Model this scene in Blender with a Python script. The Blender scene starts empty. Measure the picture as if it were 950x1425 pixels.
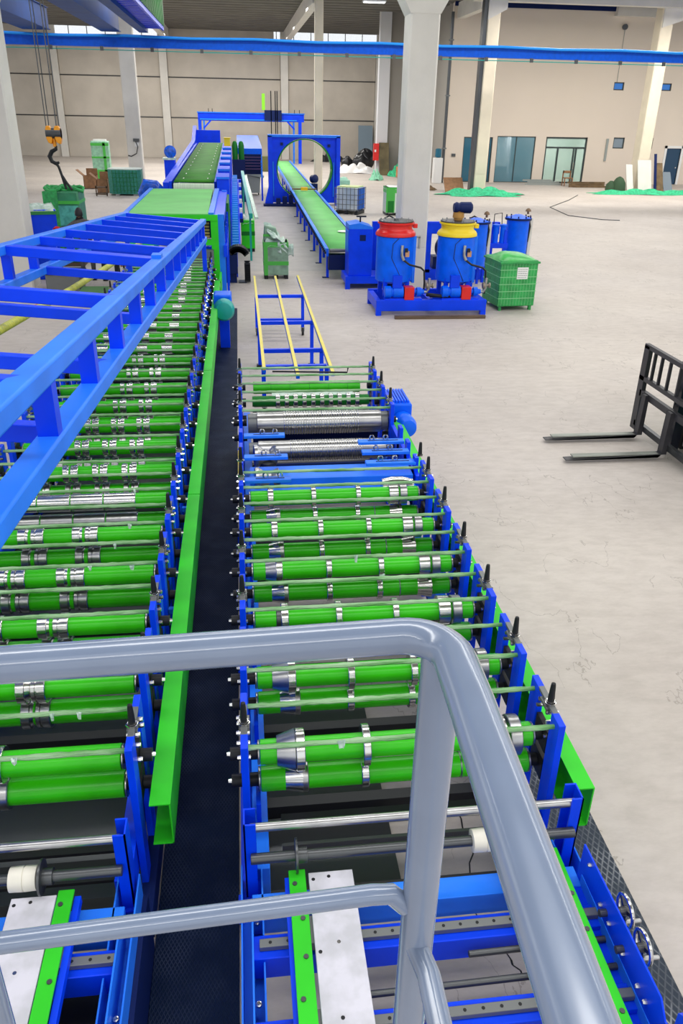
import bpy, bmesh, math, random
from mathutils import Vector, Matrix
random.seed(7)
PI = math.pi
C = bpy.context.scene.collection
S = bpy.context.scene

# ------------------------------------------------------------------ camera
cd = bpy.data.cameras.new('camera'); cam = bpy.data.objects.new('camera', cd); C.objects.link(cam)
RT = [(0.99301768, -0.11654816, 0.01823206), (-0.03625935, -0.44863057, -0.89298145), (0.1122548, 0.88608529, -0.44972405)]
right = Vector(RT[0]); up = -Vector(RT[1]); back = -Vector(RT[2])
M = Matrix((right, up, back)).transposed().to_4x4(); M.translation = (0, 0, 4.1)
cam.matrix_world = M
cd.sensor_fit = 'VERTICAL'; cd.sensor_height = 36.0; cd.sensor_width = 24.0
cd.lens = 1110.0 / 1425.0 * 36.0
cd.clip_start = 0.05; cd.clip_end = 400
S.camera = cam

# ------------------------------------------------------------------ world, lights, exposure
w = bpy.data.worlds.new('daylight'); S.world = w; w.use_nodes = True
bg = w.node_tree.nodes['Background']; bg.inputs[0].default_value = (0.93, 0.96, 1.0, 1); bg.inputs[1].default_value = 1.15
S.view_settings.view_transform = 'Standard'; S.view_settings.look = 'None'
S.view_settings.gamma = 1; S.view_settings.exposure = 0.15
try: S.view_settings.use_curve_mapping = False
except Exception: pass

def area(name, loc, sx, sy, power, col=(1, 0.97, 0.92), rot=(0, 0, 0)):
    l = bpy.data.lights.new(name, 'AREA'); l.shape = 'RECTANGLE'; l.size = sx; l.size_y = sy; l.energy = power; l.color = col
    o = bpy.data.objects.new(name, l); C.objects.link(o); o.location = loc; o.rotation_euler = rot
    return o
# near rows: daylight entering through the roof light strips of the hall
for k, yy in enumerate((-6, 3, 12, 21, 30, 40)):
    area('roof_and_fill_light', (6, yy, 9.45), 34, 1.2, 960, (1, 0.98, 0.94))
area('roof_and_fill_light', (-1, 75, 9.3), 26, 1.0, 620, (1, 0.97, 0.92))  # fill lamp added under the closed slab to brighten the far wall
for k, yy in enumerate((54, 66)):
    area('roof_and_fill_light', (-1, yy, 9.3), 20, 1.0, 2000, (1, 0.97, 0.92))  # fill lamps added under the closed slab, brightening the far end
area('roof_and_fill_light', (24, 46, 9.2), 18, 1.0, 1500, (1, 0.95, 0.88))  # fill lamp added for the right wall, no roof gap overhead

# ------------------------------------------------------------------ materials
MATS = {}
def mat(name, col, rough=0.5, metal=0.0, noise=0.0, scale=6.0, bump=0.0, bscale=60.0, trans=0.0, alpha=1.0, emit=None, col2=None, coat=0.0, stretch=None, spec=None):
    if name in MATS: return MATS[name]
    m = bpy.data.materials.new(name); m.use_nodes = True
    nt = m.node_tree; b = nt.nodes['Principled BSDF']
    b.inputs['Base Color'].default_value = (*col, 1); b.inputs['Roughness'].default_value = rough; b.inputs['Metallic'].default_value = metal
    if spec is not None: b.inputs['Specular IOR Level'].default_value = spec
    if coat: b.inputs['Coat Weight'].default_value = coat; b.inputs['Coat Roughness'].default_value = 0.12
    if trans: b.inputs['Transmission Weight'].default_value = trans
    if alpha < 1: b.inputs['Alpha'].default_value = alpha
    if emit: b.inputs['Emission Color'].default_value = (*emit[0], 1); b.inputs['Emission Strength'].default_value = emit[1]
    tc = None
    if noise or col2 or bump:
        tc = nt.nodes.new('ShaderNodeTexCoord'); mp = nt.nodes.new('ShaderNodeMapping')
        nt.links.new(tc.outputs['Object'], mp.inputs[0])
        if stretch: mp.inputs['Scale'].default_value = stretch
    if noise or col2:
        n = nt.nodes.new('ShaderNodeTexNoise'); n.inputs['Scale'].default_value = scale; n.inputs['Detail'].default_value = 5
        nt.links.new(mp.outputs[0], n.inputs[0])
        r = nt.nodes.new('ShaderNodeValToRGB'); c2 = col2 if col2 else tuple(max(0, c * (1 - noise)) for c in col)
        c1 = col if col2 else tuple(min(1, c * (1 + noise * 0.6)) for c in col)
        r.color_ramp.elements[0].position = 0.36; r.color_ramp.elements[1].position = 0.64
        r.color_ramp.elements[0].color = (*c2, 1); r.color_ramp.elements[1].color = (*c1, 1)
        nt.links.new(n.outputs['Fac'], r.inputs[0]); nt.links.new(r.outputs[0], b.inputs['Base Color'])
    if bump:
        n2 = nt.nodes.new('ShaderNodeTexNoise'); n2.inputs['Scale'].default_value = bscale; n2.inputs['Detail'].default_value = 4
        nt.links.new(mp.outputs[0], n2.inputs[0])
        bp = nt.nodes.new('ShaderNodeBump'); bp.inputs['Strength'].default_value = bump; bp.inputs['Distance'].default_value = 0.02
        nt.links.new(n2.outputs['Fac'], bp.inputs['Height']); nt.links.new(bp.outputs[0], b.inputs['Normal'])
    MATS[name] = m; return m

BLUE = mat('blue_paint', (0.0, 0.052, 0.86), 0.38, noise=0.10, scale=3, spec=0.22)
LBLUE = mat('bright_blue_paint', (0.018, 0.195, 0.92), 0.4, noise=0.10, scale=3, spec=0.2)
CBLUE = mat('crane_blue_paint', (0.0, 0.055, 0.26), 0.5, noise=0.15, scale=1, spec=0.15)
SKYB = mat('sky_blue_cable_tray', (0.02, 0.27, 0.85), 0.5, spec=0.2)
NAVY = mat('navy_paint', (0.003, 0.013, 0.085), 0.45, spec=0.2)
GREEN = mat('green_roller_sleeve', (0.034, 0.50, 0.006), 0.26, noise=0.10, scale=4, spec=0.35)
LGREEN = mat('green_guard_paint', (0.030, 0.58, 0.018), 0.42, noise=0.12, scale=2, spec=0.25)
DGREEN = mat('dark_green_paint', (0.008, 0.16, 0.02), 0.45, spec=0.2)
BELT = mat('pale_green_belt', (0.13, 0.52, 0.12), 0.6, noise=0.10, scale=1.2)
DBELT = mat('dark_green_belt', (0.030, 0.20, 0.008), 0.6, noise=0.2, scale=2, spec=0.15)
NET = mat('green_mesh_wrap', (0.03, 0.36, 0.09), 0.6, noise=0.25, scale=14, bump=0.6, bscale=90)
TNET = mat('teal_mesh_wrap', (0.02, 0.22, 0.17), 0.6, noise=0.25, scale=14, bump=0.5, bscale=60)
FILM = mat('clear_plastic_film', (0.62, 0.74, 0.66), 0.25, col2=(0.40, 0.56, 0.46), scale=9, bump=0.5, bscale=14)
ROD = mat('tie_rod_in_torn_green_film', (0.34, 0.55, 0.30), 0.4, col2=(0.06, 0.28, 0.04), scale=8, bump=0.6, bscale=60, stretch=(0.35, 3, 3))
CHROME = mat('bright_machined_steel', (0.66, 0.655, 0.63), 0.2, metal=1.0)
STEEL = mat('brushed_steel', (0.42, 0.42, 0.42), 0.30, metal=1.0, noise=0.15, scale=8)
DSTEEL = mat('dark_steel', (0.10, 0.105, 0.11), 0.38, metal=0.8)
GSTEEL = mat('grey_steel_plate', (0.17, 0.18, 0.18), 0.45, metal=0.5)
BLACK = mat('black_rubber', (0.012, 0.013, 0.015), 0.45, spec=0.3)
WHITEP = mat('scuffed_white_plate', (0.64, 0.63, 0.70), 0.5, col2=(0.50, 0.50, 0.54), scale=9)
NYLON = mat('white_nylon', (0.72, 0.69, 0.60), 0.45, noise=0.08)
RAILP = mat('grey_handrail_paint', (0.19, 0.24, 0.345), 0.18, coat=0.6, noise=0.04, scale=14)
YELL = mat('yellow_paint', (0.80, 0.60, 0.01), 0.42)
REDP = mat('red_paint', (0.68, 0.012, 0.01), 0.30, noise=0.1)
ORNG = mat('orange_yellow_paint', (0.85, 0.33, 0.01), 0.4)
CONC = mat('precast_concrete', (0.68, 0.655, 0.60), 0.8, noise=0.05, scale=1.3, bump=0.15, bscale=12)
CREAM = mat('cream_concrete', (0.76, 0.68, 0.53), 0.8, noise=0.05, scale=1.3)
CONC2 = mat('grey_concrete_panel', (0.54, 0.49, 0.42), 0.85, noise=0.10, scale=0.45, bump=0.15, bscale=8)
PLAST = mat('cream_plaster', (0.73, 0.64, 0.54), 0.85, noise=0.03, scale=0.2)
ROOF = mat('grey_roof_slab', (0.13, 0.125, 0.11), 0.85, noise=0.12, scale=0.6)
BROWN = mat('brown_board', (0.16, 0.10, 0.045), 0.7, noise=0.3, scale=3)
CARD = mat('cardboard', (0.30, 0.15, 0.07), 0.8, noise=0.2)
WOOD = mat('dark_wood', (0.12, 0.08, 0.05), 0.7, noise=0.3, scale=20, stretch=(0.1, 1, 1))
TEAL = mat('teal_paint', (0.01, 0.34, 0.30), 0.35)
TBLUE = mat('pump_blue_paint', (0.0, 0.125, 0.90), 0.35, noise=0.1, spec=0.22)
GREY = mat('grey_plastic', (0.30, 0.33, 0.31), 0.5)
WHITE = mat('white_plastic', (0.78, 0.78, 0.76), 0.5)
SKIN = mat('skin', (0.50, 0.27, 0.18), 0.55)
CLOTH = mat('dark_jacket_cloth', (0.10, 0.095, 0.095), 0.9, noise=0.3, scale=15)
HAIR = mat('black_hair', (0.008, 0.008, 0.010), 0.6)
FRAME = mat('dark_window_frame', (0.03, 0.045, 0.045), 0.4)
def glass(name, col, rough=0.05, alpha=0.75):
    m = mat(name, col, rough, alpha=alpha); return m
GLASS1 = glass('blue_green_glass', (0.16, 0.34, 0.42), 0.06, 0.55)
GLASS2 = glass('pale_green_glass', (0.38, 0.56, 0.48), 0.06, 0.45)
GLASS3 = glass('deep_blue_glass', (0.02, 0.14, 0.22), 0.06, 0.9)
DKFORK = mat('fork_black_paint', (0.028, 0.027, 0.032), 0.45, noise=0.2)

def floor_mat():
    m = bpy.data.materials.new('pale_concrete_floor'); m.use_nodes = True; nt = m.node_tree; N = nt.nodes.new; L = nt.links.new
    b = nt.nodes['Principled BSDF']; b.inputs['Roughness'].default_value = 0.62
    tc = N('ShaderNodeTexCoord')
    n1 = N('ShaderNodeTexNoise'); n1.inputs['Scale'].default_value = 0.35; n1.inputs['Detail'].default_value = 8; n1.inputs['Roughness'].default_value = 0.62
    L(tc.outputs['Object'], n1.inputs[0])
    r1 = N('ShaderNodeValToRGB'); r1.color_ramp.elements[0].position = 0.34; r1.color_ramp.elements[1].position = 0.66
    r1.color_ramp.elements[0].color = (0.50, 0.445, 0.395, 1); r1.color_ramp.elements[1].color = (0.585, 0.53, 0.475, 1)
    L(n1.outputs['Fac'], r1.inputs[0])
    # fine mottling
    n2 = N('ShaderNodeTexNoise'); n2.inputs['Scale'].default_value = 5; n2.inputs['Detail'].default_value = 9; n2.inputs['Roughness'].default_value = 0.7
    mp = N('ShaderNodeMapping'); mp.inputs['Scale'].default_value = (0.7, 1.6, 1); mp.inputs['Rotation'].default_value = (0, 0, 0.35)
    L(tc.outputs['Object'], mp.inputs[0]); L(mp.outputs[0], n2.inputs[0])
    r2 = N('ShaderNodeValToRGB'); r2.color_ramp.elements[0].position = 0.33; r2.color_ramp.elements[1].position = 0.6
    r2.color_ramp.elements[0].color = (0.80, 0.79, 0.78, 1); r2.color_ramp.elements[1].color = (1, 1, 1, 1)
    L(n2.outputs['Fac'], r2.inputs[0])
    mx = N('ShaderNodeMix'); mx.data_type = 'RGBA'; mx.blend_type = 'MULTIPLY'; mx.inputs[0].default_value = 0.75
    L(r1.outputs[0], mx.inputs[6]); L(r2.outputs[0], mx.inputs[7])
    n4 = N('ShaderNodeTexNoise'); n4.inputs['Scale'].default_value = 0.16; n4.inputs['Detail'].default_value = 3; L(tc.outputs['Object'], n4.inputs[0])
    r4 = N('ShaderNodeValToRGB'); r4.color_ramp.elements[0].position = 0.38; r4.color_ramp.elements[1].position = 0.6; r4.color_ramp.elements[0].color = (0.90, 0.90, 0.92, 1); r4.color_ramp.elements[1].color = (1, 1, 1, 1)
    L(n4.outputs['Fac'], r4.inputs[0])
    mx4 = N('ShaderNodeMix'); mx4.data_type = 'RGBA'; mx4.blend_type = 'MULTIPLY'; mx4.inputs[0].default_value = 1.0; L(mx.outputs[2], mx4.inputs[6]); L(r4.outputs[0], mx4.inputs[7])
    # thin scratches
    n3 = N('ShaderNodeTexNoise'); n3.inputs['Scale'].default_value = 2.2; n3.inputs['Detail'].default_value = 7
    mp3 = N('ShaderNodeMapping'); mp3.inputs['Scale'].default_value = (1.0, 0.5, 1); mp3.inputs['Rotation'].default_value = (0, 0, -0.5)
    L(tc.outputs['Object'], mp3.inputs[0]); L(mp3.outputs[0], n3.inputs[0])
    s = N('ShaderNodeMath'); s.operation = 'SUBTRACT'; s.inputs[1].default_value = 0.5; L(n3.outputs['Fac'], s.inputs[0])
    a = N('ShaderNodeMath'); a.operation = 'ABSOLUTE'; L(s.outputs[0], a.inputs[0])
    lt = N('ShaderNodeMath'); lt.operation = 'LESS_THAN'; lt.inputs[1].default_value = 0.0035; L(a.outputs[0], lt.inputs[0])
    mk = N('ShaderNodeTexNoise'); mk.inputs['Scale'].default_value = 0.9; mk.inputs['Detail'].default_value = 3; L(tc.outputs['Object'], mk.inputs[0])
    gt = N('ShaderNodeMath'); gt.operation = 'GREATER_THAN'; gt.inputs[1].default_value = 0.52; L(mk.outputs['Fac'], gt.inputs[0])
    ml = N('ShaderNodeMath'); ml.operation = 'MULTIPLY'; L(lt.outputs[0], ml.inputs[0]); L(gt.outputs[0], ml.inputs[1])
    ml2 = N('ShaderNodeMath'); ml2.operation = 'MULTIPLY'; ml2.inputs[1].default_value = 0.5; L(ml.outputs[0], ml2.inputs[0])
    mx2 = N('ShaderNodeMix'); mx2.data_type = 'RGBA'; L(ml2.outputs[0], mx2.inputs[0]); L(mx4.outputs[2], mx2.inputs[6]); mx2.inputs[7].default_value = (0.22, 0.19, 0.16, 1)
    L(mx2.outputs[2], b.inputs['Base Color'])
    bp = N('ShaderNodeBump'); bp.inputs['Strength'].default_value = 0.08; L(n2.outputs['Fac'], bp.inputs['Height']); L(bp.outputs[0], b.inputs['Normal'])
    return m
FLOORM = floor_mat()

def checker_mat(name, c1, c2, sc):
    m = bpy.data.materials.new(name); m.use_nodes = True; nt = m.node_tree; N = nt.nodes.new; L = nt.links.new
    b = nt.nodes['Principled BSDF']; b.inputs['Roughness'].default_value = 0.5; b.inputs['Specular IOR Level'].default_value = 0.12
    tc = N('ShaderNodeTexCoord'); outs = []
    for a_ in (0.5, -0.5):
        mp = N('ShaderNodeMapping'); mp.inputs['Rotation'].default_value = (0, 0, a_); L(tc.outputs['Object'], mp.inputs[0])
        wv = N('ShaderNodeTexWave'); wv.inputs['Scale'].default_value = sc; wv.wave_profile = 'SIN'; L(mp.outputs[0], wv.inputs[0])
        p = N('ShaderNodeMath'); p.operation = 'POWER'; p.inputs[1].default_value = 6; L(wv.outputs['Fac'], p.inputs[0]); outs.append(p)
    mx = N('ShaderNodeMath'); mx.operation = 'MAXIMUM'; L(outs[0].outputs[0], mx.inputs[0]); L(outs[1].outputs[0], mx.inputs[1])
    n = N('ShaderNodeTexNoise'); n.inputs['Scale'].default_value = 3.5; n.inputs['Detail'].default_value = 6; L(tc.outputs['Object'], n.inputs[0])
    r = N('ShaderNodeValToRGB'); r.color_ramp.elements[0].position = 0.45; r.color_ramp.elements[1].position = 0.72; r.color_ramp.elements[0].color = (0.12, 0.12, 0.12, 1); L(n.outputs['Fac'], r.inputs[0])
    mm = N('ShaderNodeMath'); mm.operation = 'MULTIPLY'; L(mx.outputs[0], mm.inputs[0]); L(r.outputs[0], mm.inputs[1])
    mc = N('ShaderNodeMix'); mc.data_type = 'RGBA'; L(mm.outputs[0], mc.inputs[0]); mc.inputs[6].default_value = (*c1, 1); mc.inputs[7].default_value = (*c2, 1)
    L(mc.outputs[2], b.inputs['Base Color'])
    bp = N('ShaderNodeBump'); bp.inputs['Strength'].default_value = 0.5; bp.inputs['Distance'].default_value = 0.004; L(mx.outputs[0], bp.inputs['Height']); L(bp.outputs[0], b.inputs['Normal'])
    return m
CHECK = checker_mat('navy_checker_plate', (0.0005, 0.0075, 0.033), (0.04, 0.055, 0.10), 17)
CHECK2 = checker_mat('grey_checker_plate', (0.035, 0.045, 0.06), (0.42, 0.43, 0.44), 9)

# ------------------------------------------------------------------ mesh helpers
WL = {}
class MB:
    def __init__(s): s.v = []; s.f = []; s.T = None
    def addv(s, p):
        p = Vector(p)
        if s.T is not None: p = s.T @ p
        s.v.append(tuple(p)); return len(s.v) - 1
    def box(s, x0, x1, y0, y1, z0, z1):
        i = [s.addv(p) for p in ((x0, y0, z0), (x1, y0, z0), (x1, y1, z0), (x0, y1, z0), (x0, y0, z1), (x1, y0, z1), (x1, y1, z1), (x0, y1, z1))]
        for q in ((3, 2, 1, 0), (4, 5, 6, 7), (0, 1, 5, 4), (1, 2, 6, 5), (2, 3, 7, 6), (3, 0, 4, 7)): s.f.append([i[k] for k in q])
        return s
    def beam(s, a, b, wx, wz):       # square section bar between two points
        a = Vector(a); b = Vector(b); d = (b - a).normalized()
        u = d.cross(Vector((0, 0, 1)))
        if u.length < 1e-3: u = Vector((1, 0, 0))
        u.normalize(); v = u.cross(d); u *= wx / 2; v *= wz / 2
        i = [s.addv(p) for p in (a - u - v, a + u - v, a + u + v, a - u + v, b - u - v, b + u - v, b + u + v, b - u + v)]
        for q in ((0, 1, 2, 3), (7, 6, 5, 4), (1, 0, 4, 5), (2, 1, 5, 6), (3, 2, 6, 7), (0, 3, 7, 4)): s.f.append([i[k] for k in q])
        return s
    def tube(s, pts, r, n=12, cap=True, ra=None):
        pts = [Vector(p) for p in pts]; rings = []
        u = None
        for k, p in enumerate(pts):
            d = (pts[min(k + 1, len(pts) - 1)] - pts[max(k - 1, 0)]).normalized()
            if u is None:
                u = d.orthogonal().normalized()
            else:
                u = (u - d * u.dot(d)).normalized()
            v = d.cross(u); rr = ra[k] if ra else r
            rings.append([s.addv(p + (u * math.cos(t) + v * math.sin(t)) * rr) for t in [2 * PI * j / n for j in range(n)]])
        for a, b in zip(rings, rings[1:]):
            for j in range(n): s.f.append([a[j], a[(j + 1) % n], b[(j + 1) % n], b[j]])
        if cap: s.f.append(rings[0][::-1]); s.f.append(rings[-1])
        return s
    def lathe(s, o, axis, prof, n=20):  # prof: (t along axis, radius)
        o = Vector(o); d = Vector(axis).normalized()
        return s.tube([o + d * t for t, r in prof], 1, n, True, [max(r, 1e-4) for t, r in prof]) if all(b[0] != a[0] for a, b in zip(prof, prof[1:])) else s._lathe(o, d, prof, n)
    def _lathe(s, o, d, prof, n=20):
        o = Vector(o); d = Vector(d).normalized()
        u = d.orthogonal().normalized(); v = d.cross(u); rings = []
        for t, r in prof: rings.append([s.addv(o + d * t + (u * math.cos(a) + v * math.sin(a)) * max(r, 1e-4)) for a in [2 * PI * j / n for j in range(n)]])
        for a, b in zip(rings, rings[1:]):
            for j in range(n): s.f.append([a[j], a[(j + 1) % n], b[(j + 1) % n], b[j]])
        s.f.append(rings[0][::-1]); s.f.append(rings[-1]); return s
    def cyl(s, a, b, r, n=14): return s.tube([a, b], r, n)
    def prism(s, poly, lo, hi, axis='y'):
        def P(p, t): return {'y': (p[0], t, p[1]), 'x': (t, p[0], p[1]), 'z': (p[0], p[1], t)}[axis]
        A = [s.addv(P(p, lo)) for p in poly]; B = [s.addv(P(p, hi)) for p in poly]; n = len(poly)
        s.f.append(A); s.f.append(B[::-1])
        for j in range(n): s.f.append([A[(j + 1) % n], A[j], B[j], B[(j + 1) % n]])
        return s
    def grid(s, fn, nu, nv):
        ids = [[s.addv(fn(i / nu, j / nv)) for j in range(nv + 1)] for i in range(nu + 1)]
        for i in range(nu):
            for j in range(nv): s.f.append([ids[i][j], ids[i + 1][j], ids[i + 1][j + 1], ids[i][j + 1]])
        return s
    def build(s, name, m, parent=None, origin=None, label=None, smooth=True, bevel=0.0, kind=None, solid=0.0):
        if origin is None: origin = WL[parent.name] if parent else Vector(s.v[0])
        origin = Vector(origin)
        me = bpy.data.meshes.new(name)
        me.from_pydata([tuple(Vector(p) - origin) for p in s.v], [], s.f); me.update()
        bm = bmesh.new(); bm.from_mesh(me); bmesh.ops.recalc_face_normals(bm, faces=bm.faces); bm.to_mesh(me); bm.free()
        if smooth:
            me.shade_smooth(); me.set_sharp_from_angle(angle=math.radians(38))
        me.materials.append(m)
        o = bpy.data.objects.new(name, me); C.objects.link(o)
        if parent: o.parent = parent; o.location = origin - WL[parent.name]
        else: o.location = origin
        WL[o.name] = origin
        if label: o['label'] = label
        if kind: o['kind'] = kind
        if name in ('ribbed_deck', 'mesh_railing', 'rail_screw', 'print', 'mesh_wire', 'bolt') and len(s.f) > 20: o['kind'] = 'stuff'
        if bevel:
            b = o.modifiers.new('bevel', 'BEVEL'); b.width = bevel; b.segments = 2; b.limit_method = 'ANGLE'; b.angle_limit = math.radians(50)
        if solid:
            b = o.modifiers.new('thick', 'SOLIDIFY'); b.thickness = solid
        return o
def tag(o, label, cat, group=None, kind=None):
    o['label'] = label; o['category'] = cat
    if group: o['group'] = group
    if kind: o['kind'] = kind
    return o
def thing(name, loc, label, cat, group=None):
    o = bpy.data.objects.new(name, None); C.objects.link(o); o.location = loc; o.empty_display_size = 0.1
    WL[o.name] = Vector(loc); return tag(o, label, cat, group)
def copy_to(src, parent, origin):
    c = src.copy(); C.objects.link(c); c.parent = parent; c.location = Vector(origin) - WL[parent.name]; WL[c.name] = Vector(origin)
    for ch in list(src.children):
        g = ch.copy(); C.objects.link(g); g.parent = c; WL[g.name] = WL[c.name] + ch.location
    return c
def struct(name, mb, m, **k):
    o = mb.build(name, m, **k); o['kind'] = 'structure'; return o
def box(name, m, parent, x0, x1, y0, y1, z0, z1, **k): return MB().box(x0, x1, y0, y1, z0, z1).build(name, m, parent, **k)

# ================================================================== SETTING
struct('floor', MB().box(-34, 48, -14, 92, -0.3, 0), FLOORM, origin=(0, 0, 0))
pt = MB(); pt.v = [(0.8, 40.5, .003), (2.0, 40.5, .003), (2.9, 23.3, .003), (0.1, 23.3, .003)]; pt.f = [[0, 1, 2, 3]]
pt.build('floor_patch', mat('darker_floor_patch', (0.46, 0.43, 0.40), 0.7, noise=0.08, scale=2), bpy.data.objects['floor'])
# far wall: precast panels between pilasters, daylight strip above
fw = struct('wall_far', MB().box(-34, 14.0, 80.25, 80.5, 0, 9.4), CONC2, origin=(0, 80, 0))
first = None
bays = [(-24.8, -15.5), (-14.9, -6.45), (-5.8, 3.95), (4.6, 12.4)]
rows = [(0.0, 3.22), (3.30, 6.36), (6.44, 9.40)]
for bx in bays:
    for rz in rows:
        MB().box(bx[0] + 0.03, bx[1] - 0.03, 80.0 + random.uniform(0, 0.02), 80.24, rz[0], rz[1]).build('wall_panel', CONC2, fw, bevel=0.02)
for x0, x1 in ((-15.5, -14.9), (-6.45, -5.8), (3.95, 4.6), (12.4, 13.0)):
    MB().box(x0, x1, 79.75, 80.2, 0, 10.3).build('pilaster', CONC, fw)
for z in (3.26, 6.4):
    MB().cyl((-25, 79.98, z), (12.4, 79.98, z), 0.035, 8).build('conduit', DSTEEL, fw)
MB().box(-34, -24.8, 80.0, 80.24, 0, 10.3).build('wall_panel', CONC2, fw)
# opaque stretches of the top strip, glazing bars in the open ones
for x0, x1 in ((-34, -15.5), (-5.8, 3.4)):
    MB().box(x0, x1, 80.0, 80.24, 9.4, 10.3).build('top_panel', CONC2, fw)
wn = struct('window_1', MB().box(-15.5, -5.8, 80.1, 80.14, 10.15, 10.3), FRAME)
for k in range(7): MB().box(-15.3 + k * 1.5, -15.24 + k * 1.5, 80.08, 80.14, 9.4, 10.2).build('glazing_bar', FRAME, wn)
MB().box(-15.5, -5.8, 80.11, 80.12, 9.4, 10.15).build('pane', glass('clear_strip_glass', (0.9, 0.95, 1.0), 0.1, 0.15), wn)
wn = struct('window_2', MB().box(3.4, 13.0, 80.1, 80.14, 10.15, 10.3), FRAME)
for k in range(7): MB().box(3.6 + k * 1.5, 3.66 + k * 1.5, 80.08, 80.14, 9.4, 10.2).build('glazing_bar', FRAME, wn)
MB().box(3.4, 13.0, 80.11, 80.12, 9.4, 10.15).build('pane', MATS['clear_strip_glass'], wn)
# wall that closes the far bay on the right, seen nearly edge on
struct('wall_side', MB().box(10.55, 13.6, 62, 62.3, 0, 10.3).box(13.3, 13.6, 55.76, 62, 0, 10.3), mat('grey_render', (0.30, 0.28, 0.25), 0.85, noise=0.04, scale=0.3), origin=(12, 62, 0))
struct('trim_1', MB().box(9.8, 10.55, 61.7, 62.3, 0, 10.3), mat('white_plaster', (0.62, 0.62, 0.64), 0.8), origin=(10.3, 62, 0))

# right wall with openings (x0,x1,z0,z1)
ops = [(14.5, 15.75, 0.02, 2.72), (16.72, 19.3, 0.02, 2.80), (20.0, 22.82, 0.0, 2.80), (24.6, 25.36, 2.17, 2.83), (24.05, 24.74, 5.57, 6.03),
       (27.2, 27.95, 5.6, 6.03), (27.17, 27.35, 2.17, 2.82), (28.4, 29.42, 0.0, 2.23), (16.2, 16.42, 0.02, 2.72)]
def wall_with_holes(x0, x1, z0, z1, y0, y1, holes):
    m = MB(); xs = sorted({x0, x1, *[h[0] for h in holes], *[h[1] for h in holes]})
    for a, b in zip(xs, xs[1:]):
        cuts = sorted([(h[2], h[3]) for h in holes if h[0] <= a + 1e-6 and h[1] >= b - 1e-6]); z = z0
        for c0, c1 in cuts:
            if c0 > z: m.box(a, b, y0, y1, z, c0)
            z = c1
        if z < z1: m.box(a, b, y0, y1, z, z1)
    return m
def weld(o):
    bm = bmesh.new(); bm.from_mesh(o.data); bmesh.ops.remove_doubles(bm, verts=bm.verts, dist=1e-4); bm.to_mesh(o.data); bm.free()
rw = struct('wall_right', wall_with_holes(13.25, 46, 0, 10.3, 55.5, 55.75, ops), PLAST, origin=(20, 55.5, 0), smooth=False)
MB().box(13.3, 46, 55.35, 55.5, 9.85, 10.25).build('shadow_gap_trim', NAVY, rw)
MB().box(23.4, 26.1, 55.0, 55.5, 9.6, 10.3).build('bulkhead', CONC, rw)
MB().box(24.1, 24.24, 55.42, 55.5, 1.4, 2.75).build('conduit_box', GREY, rw)
MB().box(24.2, 24.22, 55.46, 55.5, 6.03, 9.0).build('conduit', GREY, rw)
MB().cyl((24.17, 55.35, 9.05), (24.17, 55.5, 9.05), 0.16, 14).build('alarm_bell', DSTEEL, rw)
# interior of the rooms behind the openings
rm = MB(); rm.box(13.7, 23.6, 59.5, 59.6, 0, 3.2); rm.box(19.6, 19.7, 55.76, 59.5, 0, 3.2); rm.box(13.6, 13.7, 55.76, 59.5, 0, 3.2); rm.box(23.5, 23.6, 55.76, 59.5, 0, 3.2); rm.box(13.7, 23.6, 55.76, 59.6, 3.2, 3.3)
rr = struct('wall_office', rm, mat('office_paint', (0.70, 0.74, 0.70), 0.8), origin=(18, 59.5, 0))
area('office_lamp', (21.5, 57.5, 3.1), 1.2, 1.2, 110, (0.93, 1, 0.97)); area('office_lamp', (17.5, 57.5, 3.1), 1.2, 1.2, 60, (0.9, 0.97, 1))
area('office_lamp', (14.9, 57.5, 3.1), 0.6, 0.6, 8, (0.9, 0.97, 1))
MB().box(18.2, 18.26, 57.2, 59.4, 0, 2.9).build('partition', WHITE, rr)
rm2 = MB(); rm2.box(24, 30.5, 57.5, 57.6, 0, 6.8); rm2.box(23.9, 24, 55.76, 57.6, 0, 6.8); rm2.box(30.4, 30.5, 55.76, 57.6, 0, 6.8); rm2.box(24, 30.4, 55.76, 57.6, 6.7, 6.8)
struct('wall_store', rm2, mat('dim_store_paint', (0.10, 0.16, 0.24), 0.8), origin=(27, 57.5, 0))
def win(name, k, gm, frames=(), fm=FRAME, t=0.06):
    x0, x1, z0, z1 = ops[k]; m = MB()
    for a in ((x0, x0 + t, z0, z1), (x1 - t, x1, z0, z1), (x0, x1, z1 - t, z1), (x0, x1, z0, z0 + t)): m.box(a[0], a[1], 55.56, 55.66, a[2], a[3])
    for a in frames: m.box(a[0], a[1], 55.55, 55.67, a[2], a[3])
    o = struct(name, m, fm, origin=(x0, 55.6, z0))
    MB().box(x0 + t, x1 - t, 55.60, 55.62, z0 + t, z1 - t).build('pane', gm, o); return o
win('window_3', 0, GLASS3)
win('window_4', 1, GLASS1, [(18.0, 18.05, 0.1, 2.75)], t=0.05)
win('window_5', 3, glass('grey_blue_glass', (0.25, 0.32, 0.38), 0.08, 0.85))
BPANE = glass('bright_blue_pane', (0.03, 0.22, 0.75), 0.1, 0.95)
win('window_6', 4, BPANE); win('window_7', 5, BPANE); win('window_8', 6, GLASS3); win('window_9', 8, GLASS3)
d1 = win('door_1', 2, GLASS2, [(20.0, 22.8, 2.12, 2.22), (20.85, 20.95, 0, 2.12), (21.95, 22.03, 0, 2.12), (22.1, 22.2, 0, 2.12)], t=0.1)
MB().box(22.05, 22.08, 55.5, 55.54, 0.9, 1.3).build('door_handle', CHROME, d1)
m = MB()
for a in ((28.25, 28.4, 0, 2.38), (29.42, 29.57, 0, 2.38), (28.25, 29.57, 2.23, 2.38)): m.box(a[0], a[1], 55.44, 55.6, a[2], a[3])
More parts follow.
